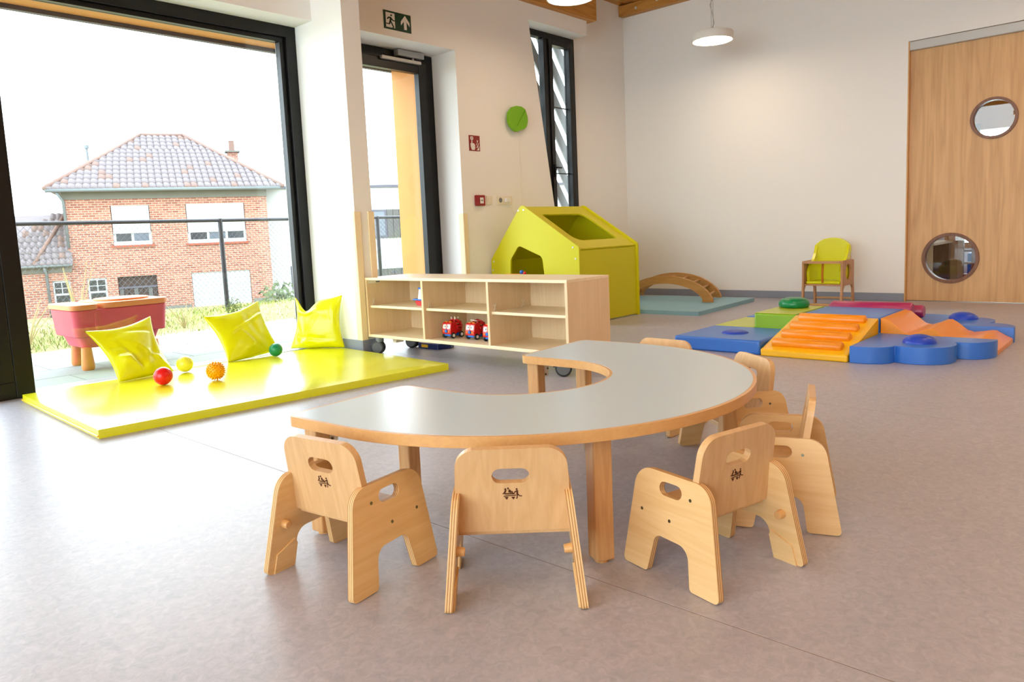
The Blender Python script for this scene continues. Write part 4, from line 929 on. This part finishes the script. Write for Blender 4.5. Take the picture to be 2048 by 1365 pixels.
# bank, ground
def terrain():
    mb = MB(); nx, ny = 60, 60; vs = []
    prof = lambda y: 0.0+0.075*min(1, max(0, (y-7.45)/1.1)) if y < 9.0 else 0.075-2.0*min(1, (y-9.0)/13)
    for j in range(ny+1):
        y = 7.45 + (82-7.45)*(j/ny)**2.6
        for i in range(nx+1):
            x = -22+80*i/nx; vs.append((x, y, prof(y)+0.02*math.sin(x*3.1+y*2.3)))
    return mb.add(vs, [(j*(nx+1)+i, j*(nx+1)+i+1, (j+1)*(nx+1)+i+1, (j+1)*(nx+1)+i) for j in range(ny) for i in range(nx)])
struct('ground', terrain(), 'soil', label='grassy ground sloping away beyond the terrace')
def blades(n, x0, x1, y0, y1, h0, h1, w, seed):
    rnd = random.Random(seed); mb = MB()
    for _ in range(n):
        x, y = rnd.uniform(x0, x1), rnd.uniform(y0, y1); z = -0.01+0.075*min(1, max(0, (y-7.45)/1.1)); h = rnd.uniform(h0, h1); a = rnd.uniform(0, 2*PI); l = rnd.uniform(0.02, 0.08)
        d = Vector((math.cos(a), math.sin(a), 0))*w; b = Vector((math.cos(a+1.4), math.sin(a+1.4), 0))*l; p = Vector((x, y, z))
        mb.add([p-d, p+d, p+b*0.5+Vector((0, 0, h*0.6))+d*0.6, p+b*0.5+Vector((0, 0, h*0.6))-d*0.6, p+b+Vector((0, 0, h))], [(0, 1, 2, 3), (3, 2, 4)])
    return mb
for (mb, m_, lab) in ((blades(11000, 1.0, 9.5, 7.46, 9.1, 0.02, 0.06, 0.004, 3), 'grass_green', 'short green grass on the bank behind the terrace'), (blades(6000, 1.0, 9.5, 7.46, 9.1, 0.02, 0.075, 0.003, 9), 'grass_dry', 'dry straw coloured grass on the bank behind the terrace')):
    o = tag(obj('bank_grass', mb, m_, None), lab, 'grass'); o['kind'] = 'stuff'
def stalks(label, x, y, seed, n, h):
    rnd = random.Random(seed); mb = MB()
    for _ in range(n):
        a = rnd.uniform(0, 2*PI); l = rnd.uniform(0.05, 0.22); hh = h*rnd.uniform(.6, 1)
        mb.tube([(x, y, 0.02), (x+l*.4*math.cos(a), y+l*.4*math.sin(a), hh*.55), (x+l*math.cos(a), y+l*math.sin(a), hh)], [0.006, 0.005, 0.002], 5)
    tag(obj('dry_weed', mb, 'grass_dry', None), label, 'weed', 'dry weeds on the bank')
stalks('dry weed stalks left of the red play table', 1.95, 7.7, 2, 12, 0.5); stalks('tall dry weed stalks behind the play table', 2.45, 7.9, 5, 8, 0.78); stalks('dry weed tuft right of the play table', 3.35, 7.65, 8, 12, 0.28)
def bush(label, x, y, z, r, seed, n=420):
    rnd = random.Random(seed); mb = MB()
    for _ in range(n):
        d = Vector((rnd.gauss(0, 1), rnd.gauss(0, 1), rnd.gauss(0, 1))).normalized()*rnd.uniform(.3, 1)
        p = Vector((x+d.x*r, y+d.y*r, z+r*0.9+d.z*r)); s = r*0.12; u = Vector((rnd.gauss(0, 1), rnd.gauss(0, 1), rnd.gauss(0, 1))).normalized()*s; v = u.orthogonal().normalized()*s*.6
        mb.add([p-u, p-v, p+u, p+v], [(0, 1, 2, 3)])
    mb.tube([(x, y, z), (x, y, z+r)], 0.02*r+0.004, 5)
    tag(obj('garden_shrub', mb, 'shrub', None), label, 'shrub', 'shrubs outside')
bush('low green tuft on the bank right of the middle cushion', 4.05, 7.95, 0.03, 0.13, 4, 260)
bush('pale leafy shrub in front of the white building', 12.6, 21.5, -1.75, 0.75, 6)
bush('distant hazy tree left of the brick house', 10.0, 62.0, -1.9, 3.0, 8, 500)
# chain link fence
fe = thing('chain_link_fence', 'dark chain link fence on the bank behind the terrace', 'fence', (4.2, 8.5, 0.1))
fx0, fx1 = -0.5, 8.6
obj('top_rail', MB().cyl((fx0, 8.5, 1.155), (fx1, 8.5, 1.165), 0.021, n=10), 'fence_dark', fe, smooth=40)
for x in (-0.4, 1.93, 4.262, 6.6, 8.5): obj('post', MB().cyl((x, 8.5, 0.08), (x, 8.5, 1.18), 0.027, n=10), 'fence_dark', fe, smooth=40)
mb = MB(); z0, z1 = 0.12, 1.14; st = 0.062; k = 0.95
x = fx0-1.2
while x < fx1+0.1:
    for s in (1, -1):
        a, b = (x, x+(z1-z0)*k) if s > 0 else (x+(z1-z0)*k, x)
        p, q = Vector((a, 8.5+0.004*s, z0)), Vector((b, 8.5+0.004*s, z1))
        d = q-p
        def clip(p, q):
            lo, hi = 0.0, 1.0; dx = q.x-p.x
            t0, t1 = sorted(((fx0-p.x)/dx, (fx1-p.x)/dx)); return max(lo, t0), min(hi, t1)
        t0, t1 = clip(p, q)
        if t1 > t0+0.01: mb.cyl(p+d*t0, p+d*t1, 0.0019, n=3, cap=False)
    x += st
obj('wire_mesh', mb, 'fence_wire', fe)

# ------------------------------------------------------------------ brick house across the street
K = 1.35; ZB = 0.85+(-1.2-0.85)*K
hl = Vector((8.186*K, 26.777*K, ZB)); ha = math.radians(-23.3)
bh = thing('brick_house', 'salmon brick house with hipped tile roof beyond the fence', 'house', hl, ha)
hz = lambda z: 0.85+(z-0.85)*K-ZB
def hb(s0, s1, y0, y1, z0, z1): return MB().box(s0*K, s1*K, y0*K, y1*K, hz(z0), hz(z1))
H_ = lambda name, mb, mat, par=None, **k: obj(name, mb, mat, par or bh, W=False, **k)
# wall with real openings
ops = [(1.34, 2.50, 1.03, 2.34), (3.62, 5.53, 1.0, 2.35), (3.62, 5.55, -1.2, -0.015), (1.34, 2.53, -1.2, -0.015), (0.45, 1.02, -0.86, -0.015)]
hole = lambda o: [(o[0]*K, hz(o[2])+0.001), (o[1]*K, hz(o[2])+0.001), (o[1]*K, hz(o[3])), (o[0]*K, hz(o[3]))]
H_('front_wall', MB().prism([(0, hz(-1.25)), (6.3*K, hz(-1.25)), (6.3*K, hz(2.56)), (0, hz(2.56))], 0, 0.3, lambda p, q, w: Vector((p, w, q)), [hole(o) for o in ops]), 'brick')
H_('rear_body', hb(0.02, 6.28, 0.22, 7, -1.25, 2.56), 'brick')
H_('cornice', hb(-0.02, 6.32, -0.03, 7, 2.56, 2.82), 'concrete')
H_('plinth', hb(2.6, 3.55, -0.02, 0.1, -1.25, -1.1).join(hb(5.6, 6.32, -0.02, 0.1, -1.25, -1.05)), 'concrete')
H_('gutter', MB().tube([((-0.40)*K, -0.42*K, hz(2.84)), (6.75*K, -0.42*K, hz(2.84))], 0.085, 8), 'zinc', smooth=True)
H_('downpipe', MB().tube([(-0.1*K, -0.35*K, hz(2.78)), (0.03*K, -0.1*K, hz(2.5)), (0.05*K, -0.1*K, hz(1.0))], 0.06, 8), 'zinc', smooth=True)
def shutter_window(s0, s1, z0, z1, zs, n):
    w = H_('window', hb(s0, s1, 0.05, 0.10, z0, zs), 'pvc')
    sh_ = H_('roller_shutter', hb(s0+0.02, s1-0.02, 0.02, 0.06, zs-0.05, z1), 'pvc', w)
    step = (s1-s0-0.1)/n
    for i in range(n): H_('window_pane', hb(s0+0.09+i*step, s0+step+0.01+i*step, 0.045, 0.052, z0+0.13, zs-0.05), 'pane_dark' if i != 1 else 'pane_grey', w)
    H_('sill', hb(s0-0.06, s1+0.06, -0.06, 0.1, z0-0.07, z0), 'sill_red', w)
shutter_window(1.34, 2.50, 1.03, 2.34, 1.47, 2); shutter_window(3.62, 5.53, 1.0, 2.35, 1.42, 3)
gd_ = H_('garage_door', hb(3.63, 5.54, 0.05, 0.08, -1.2, -0.02), 'pvc')
for i in range(1, 5): H_('door_groove', hb(3.64, 5.53, 0.045, 0.051, -1.2+i*0.236, -1.195+i*0.236), 'zinc', gd_)
od = H_('plank_door', hb(1.34, 2.53, 0.1, 0.14, -1.2, -0.02), 'old_wood')
for i in range(8): H_('plank', hb(1.36+i*0.146, 1.49+i*0.146, 0.06, 0.10, -1.2, -0.42), 'old_wood' if i % 3 else 'wood_grey', od)
H_('lintel_board', hb(1.34, 2.53, 0.04, 0.1, -0.42, -0.36), 'fascia', od)
def small_window(s0, s1, z0, z1, y=0.0):
    w = H_('window', hb(s0, s1, y+0.05, y+0.09, z0, z1), 'pvc')
    for (a, b, c, d) in ((.1, .47, .72, .92), (.53, .9, .72, .92), (.1, .47, .5, .69), (.53, .9, .5, .69), (.12, .88, .06, .42)):
        H_('window_pane', hb(s0+(s1-s0)*a, s0+(s1-s0)*b, y+0.042, y+0.052, z0+(z1-z0)*c, z0+(z1-z0)*d), 'pane_dark', w)
small_window(0.45, 1.02, -0.86, -0.015)
# hipped roof
E0, E1, ED0, ED1, EZ = -0.42, 6.85, -0.45, 7.4, 2.87
RL, RR_, RD, RZ = 2.36, 3.84, 3.5, 5.10
c_ = [(E0, ED0, EZ), (E1, ED0, EZ), (E1, ED1, EZ), (E0, ED1, EZ), (RL, RD, RZ), (RR_, RD, RZ)]
V3 = lambda p: Vector((p[0]*K, p[1]*K, hz(p[2])))
rf = H_('roof', MB().add([V3(p) for p in c_], [(0, 1, 5, 4), (1, 2, 5), (2, 3, 4, 5), (3, 0, 4), (0, 3, 2, 1)]), 'roof_tile')
def tile_mesh(w, h):
    mb = MB(); n = 5; vs = []
    for (y, zb) in ((0, 0.0), (h, 0.0)):
        for i in range(n+1):
            t = i/n; vs.append((w*(t-0.5), y, 0.02+0.035*math.sin(t*2*PI*0.75)*1.0+(0.03 if y == 0 else 0.0)))
    vs += [(w*(i/n-0.5), 0, -0.01) for i in range(n+1)]
    mb.add(vs, [(i, i+1, n+2+i, n+1+i) for i in range(n)]+[(i+1, i, 2*(n+1)+i, 2*(n+1)+i+1) for i in range(n)])
    return mb
def lay_tiles(parent, a, b, c, d, rows, tw, mat_a, mat_b, seed):
    # a,b eave ends, d,c ridge ends (local house coordinates)
    rnd = random.Random(seed); base = None; cnt = 0
    upv = ((d+c)/2-(a+b)/2); ex_ = (b-a).normalized(); nn = ex_.cross(upv).normalized(); upn = nn.cross(ex_).normalized()
    Lr = upv.dot(upn)
    for r in range(rows):
        f0 = r/rows; l = a.lerp(d, f0); q = b.lerp(c, f0); w_ = (q-l).length; m = max(1, int(round(w_/tw)))
        for i in range(m):
            p = l.lerp(q, (i+0.5)/m)
            if base is None:
                base = {}
                for mm in (mat_a, mat_b):
                    me = obj('roof_tile', tile_mesh(tw*0.98, Lr/rows*1.12), mm, parent, W=False, smooth=True); base[mm] = me
                    me.hide_render = False
                first = True
            mm = mat_b if rnd.random() < 0.06 else mat_a
            o = base[mm].copy(); C.objects.link(o); o.parent = parent
            M = Matrix((ex_, upn, nn)).transposed().to_4x4(); M.translation = p + nn*0.015; o.matrix_local = M; cnt += 1
    for o in base.values(): bpy.data.objects.remove(o)
    return cnt
N1 = lay_tiles(rf, V3(c_[0]), V3(c_[1]), V3(c_[5]), V3(c_[4]), 13, 0.285, 'roof_tile', 'roof_tile_red', 1)
for (a, b) in ((0, 4), (1, 5), (4, 5), (2, 5), (3, 4)):
    H_('ridge_cap', MB().tube([V3(c_[a])+Vector((0, 0, .03)), V3(c_[b])+Vector((0, 0, .05))], 0.10, 6), 'ridge_tile', rf, smooth=True)
chm = H_('chimney', hb(5.38, 5.76, 3.4, 3.75, 3.2, 4.52), 'brick'); H_('chimney_cap', hb(5.30, 5.84, 3.3, 3.85, 4.50, 4.56), 'concrete', chm); H_('chimney_pot', hb(5.46, 5.66, 3.45, 3.65, 4.56, 4.95), 'ridge_tile', chm)
fp = H_('flue_pipe', MB().cyl(V3((0.58, 3.5, 3.0)), V3((0.56, 3.5, 4.62)), 0.055, n=10), 'zinc'); H_('flue_cowl', MB().cyl(V3((0.56, 3.5, 4.62)), V3((0.56, 3.5, 4.74)), 0.11, n=10), 'zinc', fp)
# annex on the left
an = thing('house_annex', 'low brick annex with its own tile roof left of the brick house', 'house', hl, ha)
H2 = lambda name, mb, mat, par=None, **k: obj(name, mb, mat, par or an, W=False, **k)
H2('front_wall', MB().prism([(-5*K, hz(-1.25)), (0.0, hz(-1.25)), (0.0, hz(0.25)), (-5*K, hz(0.25))], -0.35*0-0.05, 0.25, lambda p, q, w: Vector((p, w, q)), [hole((-0.53, 0.0-0.03, -0.86, -0.03))]), 'brick')
H2('cornice', hb(-5, 0.06, -0.08, 0.2, 0.24, 0.46), 'concrete'); H2('gutter', MB().tube([(-5*K, -0.3*K, hz(0.47)), (0.12*K, -0.3*K, hz(0.47))], 0.07, 8), 'zinc', smooth=True)
H2('downpipe', MB().tube([(-0.68*K, -0.28*K, hz(0.42)), (-0.66*K, -0.08*K, hz(0.2)), (-0.64*K, -0.08*K, hz(-1.2))], 0.055, 8), 'zinc', smooth=True)
aw = H2('window', hb(-0.53, -0.03, 0.02, 0.06, -0.86, -0.03), 'pvc')
for (a, b, c, d) in ((.1, .47, .72, .92), (.53, .9, .72, .92), (.1, .47, .5, .69), (.53, .9, .5, .69), (.12, .88, .06, .42)):
    H2('window_pane', hb(-0.53+.5*a, -0.53+.5*b, 0.012, 0.022, -0.86+.83*c, -0.86+.83*d), 'pane_dark', aw)
ac = [(-5.0, -0.32, 0.48), (0.13, -0.32, 0.48), (0.0, 2.6, 2.45), (-3.2, 2.6, 2.45), (-1.02, -0.32, 0.48), (-0.02, 0.9, 2.0)]
ar_ = H2('roof', MB().add([V3((-5, -0.32, .48)), V3((0.13, -0.32, .48)), V3((0.0, 1.1, 2.15)), V3((-2.6, 3.0, 2.2)), V3((-5, 3.0, 2.2))], [(0, 1, 2, 3, 4)]), 'roof_tile')
lay_tiles(ar_, V3((-2.6, -0.32, .48)), V3((0.13, -0.32, .48)), V3((0.0, 1.1, 2.15)), V3((-0.25, 1.1, 2.15)), 9, 0.25, 'roof_tile', 'roof_tile_red', 5)
H2('ridge_cap', MB().tube([V3((-0.95, -0.30, 0.52)), V3((-0.05, 1.0, 2.2))], 0.09, 6), 'ridge_tile', ar_, smooth=True)

# ------------------------------------------------------------------ white buildings
wbd = thing('white_building', 'white rendered building right of the brick house', 'building', (hl.x, hl.y, ZB), ha)
obj('wall', hb(6.34, 20, 0.6, 10, -1.3, 2.85), 'render_white', wbd, W=False)
obj('roof_edge', hb(6.34, 20.1, 0.5, 10.1, 2.85, 2.95), 'fascia', wbd, W=False)
w_ = obj('window', hb(7.05, 7.9, 0.55, 0.62, -0.85, 0.0), 'fascia', wbd, W=False); obj('window_pane', hb(7.1, 7.85, 0.53, 0.55, -0.8, -0.05), 'pane_dark', w_, W=False)
for i in range(3):
    s0 = 9.9+i*2.2
    w_ = obj('window', hb(s0, s0+0.9, 0.55, 0.62, 0.9, 2.0), 'fascia', wbd, W=False); obj('window_pane', hb(s0+0.08, s0+0.82, 0.53, 0.55, 0.98, 1.92), 'pane_grey', w_, W=False)
    for j in range(5): obj('cladding_board', hb(s0+0.92+j*0.25, s0+1.15+j*0.25, 0.55, 0.62, 0.9, 2.0), 'wood_grey', wbd, W=False)
    for j in range(8): obj('cladding_board', hb(s0+j*0.275, s0+0.255+j*0.275, 0.55, 0.62, -1.2, -0.3), 'wood_grey', wbd, W=False)
